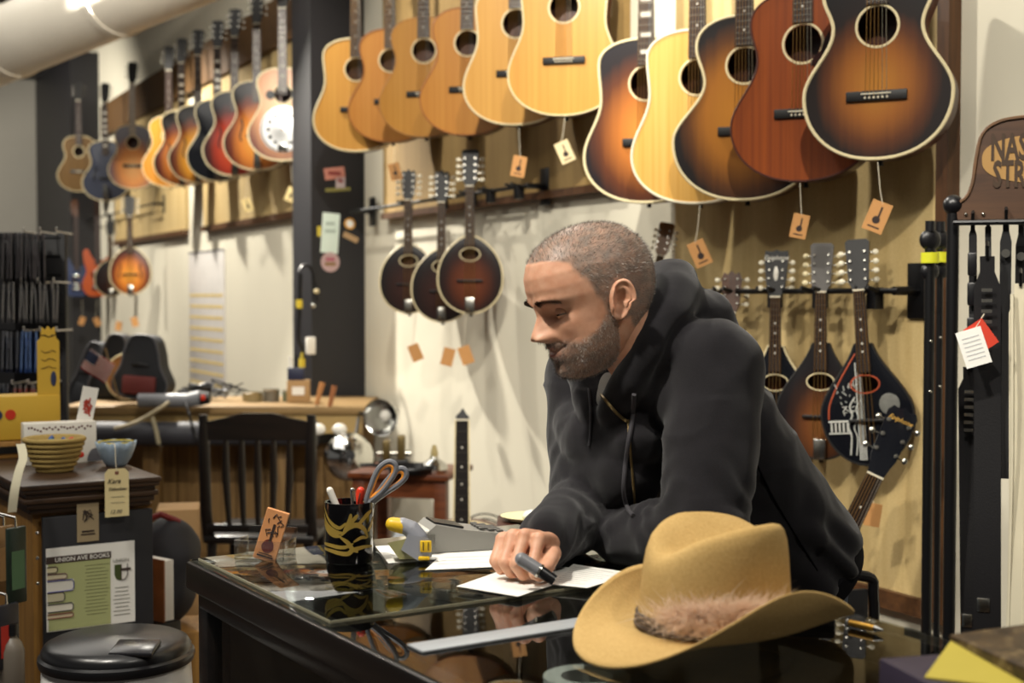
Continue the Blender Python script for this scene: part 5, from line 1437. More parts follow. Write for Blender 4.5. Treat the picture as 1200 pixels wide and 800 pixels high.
mb = MB()
for k in range(5): mb.tube([(.095+.01*q, -.0568, .285-.022*(k > 1)*k+.004*math.sin(q*2+k)) for q in range(5)], .0012, 4)
mb.build('lettering', mat('lettering_brown', '#6A5416', .7), yb)
# packets hanging beside the cabinet
for k, (px, py, lab, col_, w_, h_) in enumerate(((5, 655, 'clear packet with tan card hanging at the left frame edge', '#8A6A44', .05, .15), (19, 662, 'dark green packet hanging beside the cabinet', '#1E2A22', .05, .17), (8, 745, 'black packet with red print, lowest beside the cabinet', '#24242A', .06, .14))):
    t = thing('hanging_packet', lab, 'packet', at(px, py, 3.05-.04*k), (0, 0, KROT+.5), 'packets beside the cabinet')
    MB().box((0, 0, 0), (w_, .012, h_), bev=.003).build('pack', mat('packet%d' % k, col_, .3), t)
    MB().box((0, -.0065, -.01), (w_*.7, .001, h_*.5)).build('insert', mat('insert%d' % k, ('#B08A5A', '#4A6A4A', '#B02A1E')[k], .6), t, .2)
    MB().tube([(0, 0, h_/2), (0, .0, h_/2+.02), (0, .10, h_/2+.03)], .003).build('peg', M_chrome, t)
t = thing('spray_bottle', 'brownish grey bottle below the packets at the left edge', 'bottle', at(14, 815, 2.98))
MB().lathe([(.001, 0), (.026, 0), (.028, .004), (.028, .10), (.022, .118), (.012, .13), (.012, .145), (.001, .147)], n=28).build('bottle_body', mat('bottle_taupe', '#6A6258', .4), t)
MB().lathe([(.014, .135), (.014, .16), (.001, .162)], n=20).build('cap', M_dark, t)
# ------------------------------------------------------------------ bin, boxes behind the cabinet
BC = at(137, 748, 2.72); bn = thing('trash_can', 'round black lidded trash can with white liner in front of the cabinet', 'trash can', (BC.x, BC.y, 0)); zb_ = BC.z
MB().lathe([(.001, .0), (.115, 0), (.12, .01), (.138, zb_-.05), (.132, zb_-.05), (.001, zb_-.06)], n=48).build('can', mat('bin_black', '#131315', .3), bn)
rings = []; rnd = random.Random(9)
for r, z, wv in ((.139, zb_-.035, .001), (.144, zb_-.05, .003), (.147, zb_-.09, .006), (.148, zb_-.115, .007), (.143, zb_-.09, .005), (.140, zb_-.04, .001)):
    rings.append([Vector(((r+wv*noise.noise(Vector((4*math.cos(a), 4*math.sin(a), z*14))))*math.cos(a), (r+wv*noise.noise(Vector((4*math.cos(a), 4*math.sin(a), z*14))))*math.sin(a), z+wv*3.5*noise.noise(Vector((2.2*math.cos(a)+5, 2.2*math.sin(a), z))))) for a in [2*PI*j/110 for j in range(110)]])
MB().loft(rings, cap=False, close=True).build('bin_liner', mat('liner_white', '#DAD9D6', .35), bn, 2)
lid = MB().lathe([(.150, zb_-.045), (.153, zb_-.035), (.152, zb_-.028), (.146, zb_-.024), (.146, zb_-.016), (.140, zb_-.006), (.128, zb_+.0), (.001, zb_+.008)], n=56).build('lid', mat('bin_black', '#131315', .3), bn)
MB().box((.06, -.085, zb_+.003), (.085, .075, .010), Matrix.Rotation(.12, 3, 'X'), bev=.004).build('swing_flap', mat('bin_black2', '#1A1A1D', .25), lid)
c = at(209, 722, 4.25)
t = thing('cardboard_box', 'open brown cardboard box standing on edge right of the cabinet', 'box', (c.x, c.y, 0), (0, 0, .2))
M_card = mat('cardboard', '#A8865A', .8, var=.06)
MB().box((0, .08, .365), (.13, .16, .73), bev=.003).build('carton', M_card, t); MB().box((.02, -.003, .57), (.13, .003, .006)).build('seam', mat('cardboard_dark', '#7A5E3A', .8), t)
t = thing('picture_book', 'white edged book standing between cabinet and cardboard box', 'book', at(182, 723, 3.62)-Vector((0, 0, .0)), (0, 0, .9))
zq = t.location.z
MB().box((0, 0, .08), (.03, .12, .16), bev=.001).build('page_block', M_paper, t); MB().box((-.017, -.0, .08), (.004, .125, .165)).build('cover', mat('cover_photo', '#9A6A4A', .4, var=.5, vs=25), t)
stand_ = thing('low_stand', 'low black stand behind the cabinet carrying the book', 'stand', (t.location.x, t.location.y, 0), (0, 0, .9))
MB().box((0, 0, zq/2-.002), (.07, .13, zq-.004), bev=.004).build('top', M_dark, stand_)
t = thing('dark_bag', 'dark bag with red edge slumped right of the cabinet', 'bag', at(190, 690, 3.8), (0, 0, .2)); zq = t.location.z
me = remesh(MB().chain([(-.03, 0, .05), (.02, 0, .13)], [.09, .075]).chain([(0, 0, -.0), (.02, 0, .10)], [.1, .09]), .012, 4); displace(me, lambda p: .008*noise.noise(p*16)); link('sack', me, mat('bag_slate', '#26262C', .7), t)
MB().tube([(-.06, -.02, .19), (0, -.03, .215), (.05, -.02, .19)], .009).build('red_trim', mat('bag_red', '#7A1E1A', .6), t)
st2 = thing('wooden_crate', 'wooden crate under the dark bag', 'crate', (t.location.x, t.location.y, 0), (0, 0, .2)); MB().box((0, 0, (zq-.10)/2), (.22, .2, zq-.10), bev=.004).build('boards', M_cabwood, st2)
# ------------------------------------------------------------------ rack with string packets
RD = 5.1
a0, a1 = at(-30, 272, RD+.12), at(78, 560, RD+.12)
rk = thing('display_rack', 'black wire display rack with white hooks at the left edge', 'rack', (a0.lerp(a1, .5).x, RD+.12, 0))
cx = rk.location.x
MB().box((0, .03, a0.z/2), (a1.x-a0.x, .03, a0.z), bev=.004).build('back_panel', M_black, rk)
for z in np.linspace(a1.z, a0.z-.02, 14): MB().tube([(-.16, .012, z), (.155, .012, z)], .003, 6).build('wire', M_metal_black, rk)
MB().box((0, -.12, .03), (.36, .34, .06), bev=.01).build('base', M_metal_black, rk)
for row, (py, x1) in enumerate(((270, 66), (329, 63), (386, 66), (448, 52))):
    p = at(x1, py, RD-.05)
    for q in ((0, -.06, -.12)):
        e = Vector((p.x-cx+q, p.y-RD-.12, p.z)); MB().tube([(e.x, .012, e.z-.005), (e.x, e.y, e.z-.004), (e.x+.004, e.y-.012, e.z+.010)], .003, 6).build('hook', M_white_plastic, rk)
def pack_row(px0, px1, py0, py1, n, m1, label, group, tone=None):
    base = None
    for k in range(n):
        px = px0+(px1-px0)*(k+.5)/n
        a, b = at(px, py0, RD-.03+.012*(k % 3)), at(px, py1, RD-.03+.012*(k % 3)); h = a.z-b.z
        if base is None:
            base = thing('string_packet', label, 'packet', (a.x, a.y, b.z), (0, .04, .35), group)
            o1 = MB().box((0, 0, h*.42), (.007, .085, h*.84), bev=.002).build('pack', m1, base)
            o2 = MB().box((0, 0, h*.92), (.004, .07, h*.16)).build('hang_tab', tone or M_greyp, base, .3)
            o3 = MB().box((.0, -.0435, h*.45), (.0035, .002, h*.7)).build('edge', tone or M_greyp, base, .3)
            kids = [o1, o2, o3]; t = base
        else:
            t = base.copy(); COL.objects.link(t); t.location = (a.x, a.y, b.z); t.rotation_euler = (0, .05*math.sin(k*2.1), .35+.1*math.sin(k*1.7))
            for o in kids:
                c = o.copy(); COL.objects.link(c); c.parent = t
M_pkblk = mat('packet_black', '#18181C', .35); M_pkgrey = mat('packet_grey', '#4A4A4C', .35); M_pkblue = mat('packet_blue', '#2A4A86', .35); M_pknavy = mat('packet_navy', '#1A2236', .35); M_pkred = mat('packet_red', '#A83018', .35)
pack_row(0, 52, 273, 332, 13, M_pkblk, 'black string packet hanging in the top row of the rack', 'top row of packets on the rack', mat('tab_grey', '#5A5456', .5))
pack_row(0, 68, 330, 378, 14, M_pkgrey, 'grey string packet hanging in the second row of the rack', 'second row of packets on the rack', mat('tab_light', '#8A8682', .5))
pack_row(0, 20, 388, 436, 5, M_pknavy, 'dark navy packet hanging in the third row of the rack', 'navy packets in the third row')
pack_row(22, 46, 388, 436, 6, M_pkblue, 'blue packet hanging in the third row of the rack', 'blue packets in the third row', mat('tab_blue', '#6A86B8', .5))
pack_row(14, 48, 450, 482, 7, M_pkred, 'red packet hanging in the lowest row of the rack', 'red packets in the lowest row', mat('tab_light', '#8A8682', .5))
pack_row(-4, 12, 450, 482, 4, M_pknavy, 'dark packet at the left of the lowest row of the rack', 'dark packets in the lowest row')

# ------------------------------------------------------------------ workbench at the back
BY = 6.5
x0, x1 = at(70, 478, BY).x, at(428, 478, BY).x; zB = at(200, 476, BY).z
wbn = thing('workbench', 'long wooden workbench with a thick top along the back', 'workbench', ((x0+x1)/2, BY+.32, 0)); hw_ = (x1-x0)/2
M_bench = wood('bench_wood', '#6E5530', '#967848', 'X', .6); M_bench2 = wood('bench_low', '#5E431F', '#86683A', 'Z', .6)
MB().box((0, 0, zB-.02), (2*hw_, .66, .04), bev=.005).build('top', M_bench, wbn)
MB().box((0, -.30, zB-.085), (2*hw_-.04, .03, .09)).build('apron', mat('apron_tan', '#B0935C', .6), wbn)
for x in (-hw_+.06, -.3, .32, hw_-.06):
    for y in (-.27, .27): MB().box((x, y, (zB-.04)/2), (.08, .08, zB-.04), bev=.004).build('leg', M_bench2, wbn)
for k in range(9): MB().box((-hw_+.15+k*(2*hw_-.3)/8, -.12, .36), (.15, .02, .62)).build('lower_board', M_bench2, wbn)
MB().box((0, 0, .12), (2*hw_-.16, .56, .03)).build('shelf', M_bench2, wbn)
a = at(108, 508, BY-.06); b = at(372, 508, BY-.06)
t = thing('rolled_mat', 'long grey roll hung under the workbench edge', 'roll', a.lerp(b, .5)); MB().tube([a, b], .058, 24).build('roll', mat('roll_grey', '#34343A', .6), t, world=True)
MB().cyl(a-Vector((.002, 0, 0)), a+Vector((.008, 0, 0)), .03, n=20).build('core', M_dark, t, world=True)
MB().tube([at(178, 488, BY-.125), at(183, 505, BY-.128), at(186, 520, BY-.12)], .01, 6).build('tape_strip', mat('tape_cream', '#B8AE90', .7), t, world=True)
def onb(px, py, Y=6.55): p = at(px, py, Y); return Vector((p.x, p.y, zB))
# guitar bags leaning at the bench end
def gigbag(label, px, pyt, pyb, wpx, Y, roll, m, pocket=None):
    p = at(px, pyb, Y); k = Y/FPX; h = (pyb-pyt)*k; wd = wpx*k/2
    t = thing('instrument_bag', label, 'bag', p, (0, math.radians(roll), -.1), 'instrument bags on the bench')
    O = catmull([(0, 0, 0), (wd*.8, .02, 0), (wd, .25*h, 0), (wd*.72, .52*h, 0), (wd*.62, .75*h, 0), (wd*.35, h, 0), (-wd*.35, h, 0), (-wd*.62, .75*h, 0), (-wd*.72, .52*h, 0), (-wd, .25*h, 0), (-wd*.8, .02, 0)], 5, True)
    MB().prism([(q.x, q.y) for q in O], -.06, .06).build('bag_body', m, t, .7)
    MB().tube([(q.x, -.062, q.y) for q in O], .006, 6, close=True).build('piping', mat('bag_piping', '#4A4A4E', .6), t)
    MB().box((0, -.07, .22*h), (wd*1.2, .03, .3*h), bev=.01).build('pocket', pocket or m, t)
    MB().tube([(-.04, -.065, .55*h), (0, -.085, .57*h), (.04, -.065, .55*h)], .008).build('handle', M_dark, t)
M_bag = mat('bag_black', '#1E1F23', .7)
gigbag('black instrument bag standing at the right of the bench pile', 168, 394, 466, 66, 6.62, 4, M_bag, mat('pocket_red', '#6A2A26', .7))
gigbag('black hard bag leaning behind the flag', 128, 392, 470, 46, 7.0, 12, mat('bag_black2', '#17181B', .5))
gigbag('dark grey slim bag leaning at the left behind the flag', 98, 400, 476, 34, 7.1, 16, mat('bag_grey', '#34363A', .6))
t = thing('tan_guitar_back', 'round tan guitar back seen between the bags', 'guitar', at(150, 468, 6.85), (0, 0, -.1))
MB().cyl((0, 0, .115), (0, .06, .115), .115, n=40).build('body_shell', M_lightside, t); MB().tube([(.115*math.cos(2*PI*j/40), -.001, .115+.115*math.sin(2*PI*j/40)) for j in range(40)], .004, 6, close=True).build('binding', M_cream, t)
t.name = 'round_guitar_body'  # rounded guitar body, built as a plain tan disc
t['label'] = 'round tan instrument body partly hidden by the black bag'; t['category'] = 'banjo'
fl = thing('small_flag', 'small American flag on a stick leaning over the bench', 'flag', at(140, 470, 6.45), (0, 0, -.2))
MB().tube([(0, 0, 0), (-.07, 0, .25)], .004).build('stick', M_bench, fl)
FR = Matrix.Translation((-.105, -.01, .165)) @ Matrix.Rotation(math.radians(30), 4, 'Y')
def fgrid(x0, x1, z0, z1, y, n=10):
    mb = MB(); V = []
    for s_ in (0, .0012):
        for i in range(n+1):
            x = x0+(x1-x0)*i/n
            for z in (z0, z1): V.append(FR @ Vector((x, y+s_+.006*math.sin(x*50), z)))
    m_ = 2*(n+1); F = []
    for i in range(n):
        a = 2*i; F += [(a, a+1, a+3, a+2), (m_+a, m_+a+2, m_+a+3, m_+a+1), (a, a+2, m_+a+2, m_+a), (a+1, m_+a+1, m_+a+3, a+3)]
    return mb.add(V, F)
M_fr, M_fw, M_fb = mat('flag_red', '#9A2A28', .8), mat('flag_white', '#CFC8BC', .8), mat('flag_blue', '#22283E', .8)
fgrid(-.075, .075, -.05, .05, 0).build('cloth', M_fw, fl)
for k in range(7): fgrid(-.075, .075, -.05+.1*(2*k)/13, -.05+.1*(2*k+1)/13, -.0014).build('red_stripe', M_fr, fl)
fgrid(-.075, -.012, -.004, .05, -.0028).build('canton', M_fb, fl)
# power tool with cord
c = onb(205, 470, 6.42); t = thing('power_tool', 'grey cylindrical power tool with red switch on the bench edge', 'tool', c)
MB().cyl((-.17, 0, .035), (.06, 0, .035), .033, n=24).cyl((.06, 0, .035), (.12, 0, .045), .033, .038, n=24).build('housing', mat('tool_grey', '#77787C', .4), t)
MB().cyl((.12, 0, .045), (.165, 0, .048), .036, .028, n=24).build('end_cap', M_dark, t); MB().box((.14, -.034, .05), (.02, .012, .025), bev=.003).build('switch', M_pred, t)
MB().tube(catmull([(.06, -.04, .03), (.085, -.08, -.02), (.10, -.06, -.10), (.115, -.06, -.14)], 6), .007).build('cord', M_dark, t)
MB().tube(catmull([(-.02, -.035, .03), (-.06, -.06, .0), (-.16, -.085, -.06), (-.26, -.09, -.09)], 6), .009).build('hose', mat('hose_tan', '#A89A7A', .6), t)
# clutter on the bench
c = onb(226, 462, 6.9); t = thing('wire_bundle', 'bundle of black wire on the bench below the chart', 'wire', c)
mb = MB(); rnd = random.Random(12)
for k in range(5):
    mb = MB().tube([(.09*math.cos(a)*(1-.1*k)+.01*k, .05*math.sin(a), .012+.012*k+.02*abs(math.sin(a+k))) for a in [2*PI*j/26 for j in range(26)]], .009, 6, close=True); mb.build('coil', M_dark, t)
c = onb(268, 464, 6.85); t = thing('wire_tangle', 'loose tangle of thin cable on the bench', 'cable', c)
for k in range(4): MB().tube(catmull([(rnd.uniform(-.1, .1), rnd.uniform(-.05, .05), .01+rnd.uniform(0, .10)) for _ in range(6)], 5), .0035, 6).build('strand', (M_metal_black, M_greyp)[k % 2], t)
for px, lab, m, r, h in ((296, 'low tin of pale paste on the bench', mat('tin_tan', '#8A7A54', .5), .05, .045), (318, 'grey can on the bench left of the carton', mat('can_grey', '#77746A', .4, .5), .04, .06), (338, 'small glass jar on the bench in front of the carton', mat('jar_green', '#6A6E56', .3), .03, .055)):
    t = thing('tin', lab, 'tin', onb(px, 465, 6.8), 0, 'tins on the bench'); MB().lathe([(.001, 0), (r, 0), (r, h), (r*.93, h), (r*.93, h*.8), (.001, h*.8)], n=28).build('can', m, t); MB().lathe([(r*1.03, h*.92), (r*1.05, h), (r*1.02, h*1.03)], n=28).build('rim', M_nickel, t)
t = thing('parts_carton', 'tan carton on the bench beside the pillar', 'box', onb(350, 465, 6.75), (0, 0, .1)); MB().box((0, 0, .055), (.11, .09, .11), bev=.003).build('carton', M_card, t); MB().box((0, -.046, .06), (.06, .001, .04)).build('front_label', M_paper, t, .2)
t = thing('tool_holder', 'dark blue holder with tools standing on the tan carton', 'holder', onb(347, 465, 6.75)+Vector((0, 0, .111)), (0, 0, .1)); MB().box((0, 0, .03), (.08, .06, .06), bev=.003).build('cup', mat('holder_navy', '#1E2440', .5), t)
for k, m in enumerate((M_paper, M_dark, mat('yellow_card', '#C8B43C', .6))): MB().cyl((-.025+.025*k, 0, .05), (-.03+.03*k, 0, .115+.01*k), .006, n=8).build('tool', m, t)
for px0, py0, px1, py1, lab, m in ((371, 474, 378, 448, 'wooden handled tool standing at the bench end, left one', mat('tool_wood', '#A8703A', .5)), (386, 478, 392, 452, 'wooden handled tool standing at the bench end, right one', mat('tool_wood2', '#8A5226', .5))):
    p, q = at(px0, py0, 6.5), at(px1, py1, 6.52); t = thing('hand_tool', lab, 'tool', p, 0, 'tools at the bench end'); MB().cyl((0, 0, 0), q-p, .010, .014, n=12).build('handle', m, t); MB().cyl((0, 0, -.03), (0, 0, 0), .005, n=8).build('shank', M_nickel, t)
# chart on the wall
p = on_wall(242, 374, .004); q = on_wall(242, 294, .004); r_ = on_wall(242, 455, .004); wd = abs(sx(262)-sx(221))
t = thing('wall_chart', 'tall pale chart with yellow lines on the white wall', 'chart', p, (0, 0, WROT)); MB().box((0, 0, 0), (wd, .008, q.z-r_.z), bev=.001).build('board', mat('chart_white', '#CFCBC6', .5), t)
for k in range(9): MB().box((0, -.005, -(q.z-r_.z)/2+.03+.082*k), (wd*.94, .001, .022)).build('yellow_line', mat('chart_yellow', '#D8C080', .6), t, .2)
MB().box((0, -.005, (q.z-r_.z)/2-.008), (wd, .004, .012)).build('top_edge', M_greyp, t, .2)
# black chair
CY = 5.3; p = at(302, 560, CY); ch = thing('black_chair', 'black wooden spindle back chair in front of the workbench', 'chair', (p.x, CY, 0), (0, 0, math.radians(178)))
kx = CY/FPX
def chz(py): return CAM_Z-(py-346)/FPX*CY
MB().loft([[Vector((x, y+.03, z)) for x, y, z in ((-.205, 0, chz(497)), (.205, 0, chz(497)), (.205, .0, chz(490)))] , ]) if False else None
top = [(-.20, chz(494)), (-.12, chz(489)), (-.06, chz(484)), (.06, chz(484)), (.12, chz(489)), (.20, chz(494)), (.20, chz(516)), (-.20, chz(516))]
MB().prism(top, -.012, .012).build('crest_rail', M_blackwood, ch, .3)
for s_ in (-1, 1):
    MB().tube([(s_*.205, -.04, .44), (s_*.205, 0, chz(600)), (s_*.21, .0, chz(520)), (s_*.212, .0, chz(486))], [.024, .024, .022, .018], 12).build('back_post', M_blackwood, ch)
    MB().cyl((s_*.18, -.36, .43), (s_*.20, -.39, 0), .02, .015, n=12).build('leg', M_blackwood, ch)
    MB().cyl((s_*.19, -.04, .43), (s_*.21, -.0, 0), .02, .015, n=12).build('leg', M_blackwood, ch)
for k in range(5): x = -.125+.0625*k; MB().tube([(x*.9, -.0, chz(620)), (x, -.0, chz(560)), (x, 0, chz(514))], [.010, .016, .010], 10).build('spindle', M_blackwood, ch)
MB().box((0, 0, chz(620)), (.40, .02, .035), bev=.004).build('lower_rail', M_blackwood, ch)
MB().box((0, -.21, .445), (.44, .42, .035), bev=.012).build('seat', M_blackwood, ch)
# clamp lamps
def reflector(label, px, py, Y, r, d, arm):
    c = at(px, py, Y); t = thing('clamp_lamp', label, 'lamp', c, 0, 'clamp lamps at the bench end'); d = Vector(d).normalized()
    MB().lathe([(r, 0), (r*1.03, .002), (r*.98, -.012), (r*.85, -.04), (r*.6, -.07), (r*.33, -.09), (.022, -.097), (.020, -.092), (r*.3, -.085), (r*.57, -.064), (r*.82, -.036), (r*.96, -.008)], n=48, ax=d).build('reflector', M_chrome, t)
    MB().cyl(-d*.09, -d*.15, .022, n=18).build('socket', M_dark, t); MB().sphere(-d*.05, .028, 16, 10).build('bulb', M_white_plastic, t)
    MB().tube(catmull([-d*.14, -d*.15+Vector((0, .02, -.03)), Vector(arm)-c], 6), .008).build('arm', M_metal_black, t)
    return t
endp = Vector((x1-.03, BY+.0, zB))
reflector('clamp lamp with its rounded chrome back to the camera', 409, 535, 6.05, .105, (-.15, .95, -.15), endp+Vector((.0, -.01, -.05)))
reflector('clamp lamp with its open chrome bowl to the camera', 446, 489, 6.35, .085, (-.35, -.9, -.1), endp+Vector((.0, -.01, -.03)))
for px in (373, 398):
    t = MB().sphere((0, 0, 0), .03, 14, 10, (1.1, .8, .9)).build('porcelain_insulator', M_white_plastic); t.location = at(px, 503, 6.12)
    tag(t, 'white porcelain insulator hanging %s under the bench end' % ('left' if px < 380 else 'right'), 'insulator', 'white insulators under the bench end')
# small wooden table with things
TY = 5.35; p = at(478, 556, TY); tz = p.z
tb = thing('small_table', 'small reddish brown wooden table right of the clamp lamps', 'table', (p.x, TY+.2, 0), (0, 0, -.25)); M_redw = wood('red_brown_wood', '#4A2412', '#6E3A1C', 'X', .4)
MB().box((0, 0, tz-.012), (.42, .36, .024), bev=.004).build('top', M_redw, tb); MB().box((0, -.15, tz-.06), (.36, .025, .075)).build('apron', M_redw, tb)
for s_ in (-1, 1):
    for y in (-.14, .14): MB().box((s_*.17, y, (tz-.024)/2), (.05, .05, tz-.024), bev=.003).build('leg', M_redw, tb)
t = thing('black_pan', 'flat black pan on the small brown table', 'pan', at(482, 552, TY+.05)); t.location.z = tz
MB().lathe([(.001, 0), (.085, 0), (.10, .022), (.105, .024), (.102, .03), (.08, .008), (.001, .006)], n=40).build('dish', M_metal_black, t); MB().tube([(-.1, 0, .026), (-.16, -.02, .035), (-.2, -.03, .035)], .008).build('handle', M_metal_black, t)
t = thing('oil_lamp', 'small glass oil lamp on the brown table', 'lamp', at(509, 552, TY+.06)); t.location.z = tz
MB().lathe([(.001, 0), (.045, 0), (.055, .015), (.05, .035), (.02, .055), (.016, .065), (.001, .066)], n=32).build('font', M_chrome, t); MB().lathe([(.012, .064), (.016, .075), (.013, .09), (.008, .11), (.007, .11), (.012, .09)], n=24).build('chimney', mat('lamp_amber', '#A8986A', .2), t)
t = thing('metal_vise', 'dark metal vise behind the pan on the brown table', 'vise', at(462, 552, TY+.2)); t.location.z = tz
MB().box((0, 0, .02), (.12, .09, .04), bev=.008).build('base', M_metal_black, t); MB().box((-.03, 0, .075), (.03, .08, .08), bev=.006).build('jaw', mat('vise_brass', '#6A5A36', .4, .6), t); MB().box((.03, 0, .085), (.03, .08, .1), bev=.006).build('jaw', mat('vise_brass', '#6A5A36', .4, .6), t); MB().cyl((-.07, 0, .06), (.07, 0, .06), .012, n=12).build('screw', M_nickel, t)
t = thing('grey_bin', 'grey plastic bin under the small brown table', 'bin', (tb.location.x+.04, tb.location.y-.05, 0)); MB().loft([[Vector((x*k, y*k, z)) for x, y in ((-.1, -.08), (.1, -.08), (.1, .08), (-.1, .08))] for z, k in ((0, .8), (.42, 1), (.42, .94), (.05, .76))]).build('bin_body', mat('bin_bluegrey', '#7A7F84', .5), t, .3); MB().box((0, 0, .425), (.215, .175, .02), bev=.004).build('rim', mat('bin_bluegrey', '#7A7F84', .5), t)
t = thing('desk_fan', 'small dark round fan on the floor beside the grey bin', 'fan', (tb.location.x+.30, tb.location.y-.1, 0))
for k in range(5): MB().tube([((.03+.02*k)*math.cos(a), -.03, .42+(.03+.02*k)*math.sin(a)) for a in [2*PI*j/32 for j in range(32)]], .003, 6, close=True).build('grille_ring', M_metal_black, t)
MB().cyl((0, -.02, .42), (0, .05, .42), .04, n=20).build('motor', M_dark, t); MB().cyl((0, .02, 0), (0, .02, .42), .012, n=10).build('pole', M_metal_black, t); MB().lathe([(.001, 0), (.08, 0), (.08, .01), (.02, .025), (.001, .025)], n=28).build('base', M_metal_black, t)
# guitar standing against the wall with slim dark head
p = at(541, 490, 5.0)
g = guitar('guitar standing on the floor against the wall, only its bound neck above the counter', (p.x-.0, 4.95, .02), (math.radians(-2), 0, -.15), 'small', SP2, inlay='dot', tiny_head=True, scale=1.11, group='guitars standing on the floor', strings=False, fretm=mat('dark_fretboard', '#1A1614', .4))
MB().tube([(-.0275, -.0125, .43), (-.0225, -.0125, .835)], .0028, 6).build('neck_binding', M_cream, g); MB().tube([(.0275, -.0125, .43), (.0225, -.0125, .835)], .0028, 6).build('neck_binding', M_cream, g)
# stickers and papers on the pillar's near face
PN = WD.copy(); pq = wp(sP, .15, 0)
def on_post(px, py, off=.004):
    d = ray(px, py); o = Vector((0, 0, CAM_Z)); p0 = pq + PN*off; return o + d*((p0-o).dot(PN)/d.dot(PN))
PROT = face_rot((PN.x, PN.y))
def psign(name, label, px, py, w_, h_, m, tilt=0, disc=False, detail=None):
    t = thing(name, label, 'sticker' if 'sticker' in name else 'notice', on_post(px, py, .003), (0, 0, PROT), 'stickers and notices on the pillar')
    if disc: MB().cyl((0, -.001, 0), (0, .001, 0), w_/2, n=28).build('disc', m, t, .4)
    else: MB().box((0, 0, 0), (w_, .002, h_), Matrix.Rotation(math.radians(tilt), 3, 'Y')).build('sheet', m, t, .2)
    if detail: detail(t)
k7 = 7.0/FPX
def bars(cols):
    def f(t):
        for z, w_, c_ in cols: MB().box((0, -.0015, z), (w_, .001, .018)).build('print', mat('print'+c_[1:], c_, .6), t, .2)
    return f
psign('sticker', 'red and white sticker highest on the pillar', 392, 203, 26*k7, 14*k7, mat('sticker_rose', '#B87A6A', .5), -8, detail=bars(((0, .07, '#7A2A2A'),)))
psign('sticker', 'pale square sticker under the red one on the pillar', 399, 214, 12*k7, 14*k7, mat('sticker_lilac', '#B8A8A8', .5), detail=bars(((.01, .03, '#8A4A4A'),)))
psign('sticker', 'narrow olive sticker strip on the pillar', 396, 222, 32*k7, 4*k7, mat('sticker_olive', '#8A8448', .5), -5)
psign('notice', 'pale green paper notice taped on the pillar', 387, 273, 22*k7, 48*k7, mat('paper_mint', '#D2E0D4', .7), 4, detail=bars(((.05, .05, '#A8B8AC'), (.01, .06, '#A8B8AC'))))
psign('sticker', 'round orange and cream sticker on the pillar', 410, 262, 14*k7, 0, mat('sticker_orange', '#D8A04A', .5), disc=True, detail=lambda t: MB().cyl((0, -.0018, 0), (0, -.001, 0), .02, n=20).build('centre', M_paper, t))
psign('sticker', 'slanting tan sticker below the round orange one', 411, 278, 20*k7, 7*k7, mat('sticker_buff', '#B09068', .5), 24)
psign('sticker', 'round pinkish sticker under the green notice', 387, 307, 24*k7, 0, mat('sticker_pink', '#B89A98', .5), disc=True, detail=bars(((-.01, .06, '#8A6A44'), (.015, .05, '#A85A6A'))))
psign('sticker', 'small yellow sticker left of the green notice', 374, 271, 5*k7, 12*k7, mat('yellow_card', '#C8B43C', .6))
# cable harness hanging at the pillar's left edge
P0 = on_post(362, 300, .02)
hn_ = thing('cable_harness', 'bundle of black cables with yellow tape hanging at the pillar edge', 'cable', P0)
q = [on_post(x, y, .03) for x, y in ((350, 318), (356, 311), (364, 314), (369, 330), (372, 350))]; MB().tube(catmull(q, 5), .008).build('cable', M_dark, hn_, world=True)
q = [on_post(x, y, .03) for x, y in ((352, 320), (351, 360), (350, 395), (355, 410), (354, 430), (353, 452))]; MB().tube(catmull(q, 5), .012).build('cable', M_dark, hn_, world=True)
for x, y in ((351, 356), (354, 425)): MB().cyl(on_post(x, y-5, .03), on_post(x, y+5, .03), .016, n=12).build('yellow_tape', mat('tape_yellow', '#D8C030', .5), hn_, world=True)
for x, y, m in ((371, 341, M_cream), (367, 358, M_chrome)): MB().sphere(on_post(x, y, .03), .014, 12, 8).build('plug', m, hn_, world=True)
MB().box(on_post(364, 405, .02), (.05, .02, .09), rotz(PROT), bev=.004).build('outlet_plate', M_white_plastic, hn_, world=True)

# ------------------------------------------------------------------ right: stands, strap display, seat, leaning guitar
# guitar leaning at the wall behind the man
p = at(1049, 472, 3.55)
roll = math.radians(24)
L_ = 1.055*.98; g0 = Vector((p.x - L_*math.sin(roll), 3.5, max(p.z-L_*math.cos(roll), .02)))
gz = g0.z
guitar('black headed acoustic guitar leaning behind the man with its head to the right', g0, (0, roll, face_rot((-.25, -1))), 'dread', SP4, head=BLK, headtext='Epiphone', scale=.98, group='guitars standing on the floor')
t = thing('guitar_stand', 'low black stand under the leaning black headed guitar', 'stand', (g0.x, g0.y+.03, 0))
MB().box((0, 0, gz-.012-.0), (.30, .16, .02), Matrix.Rotation(0, 3, 'Y')).build('cradle', M_metal_black, t)
for x, y in ((-.13, -.06), (.13, -.06), (-.13, .06), (.13, .06)): MB().cyl((x, y, gz-.02), (x*1.2, y*1.3, 0), .012, n=10).build('leg', M_metal_black, t)
# tan tag on that guitar
price_tag(1023, 603, 3.62, at(1018, 585, 3.62).z, 8, 'orange tan price tag on the neck of the leaning black headed guitar', print_=False, sc_=.8)
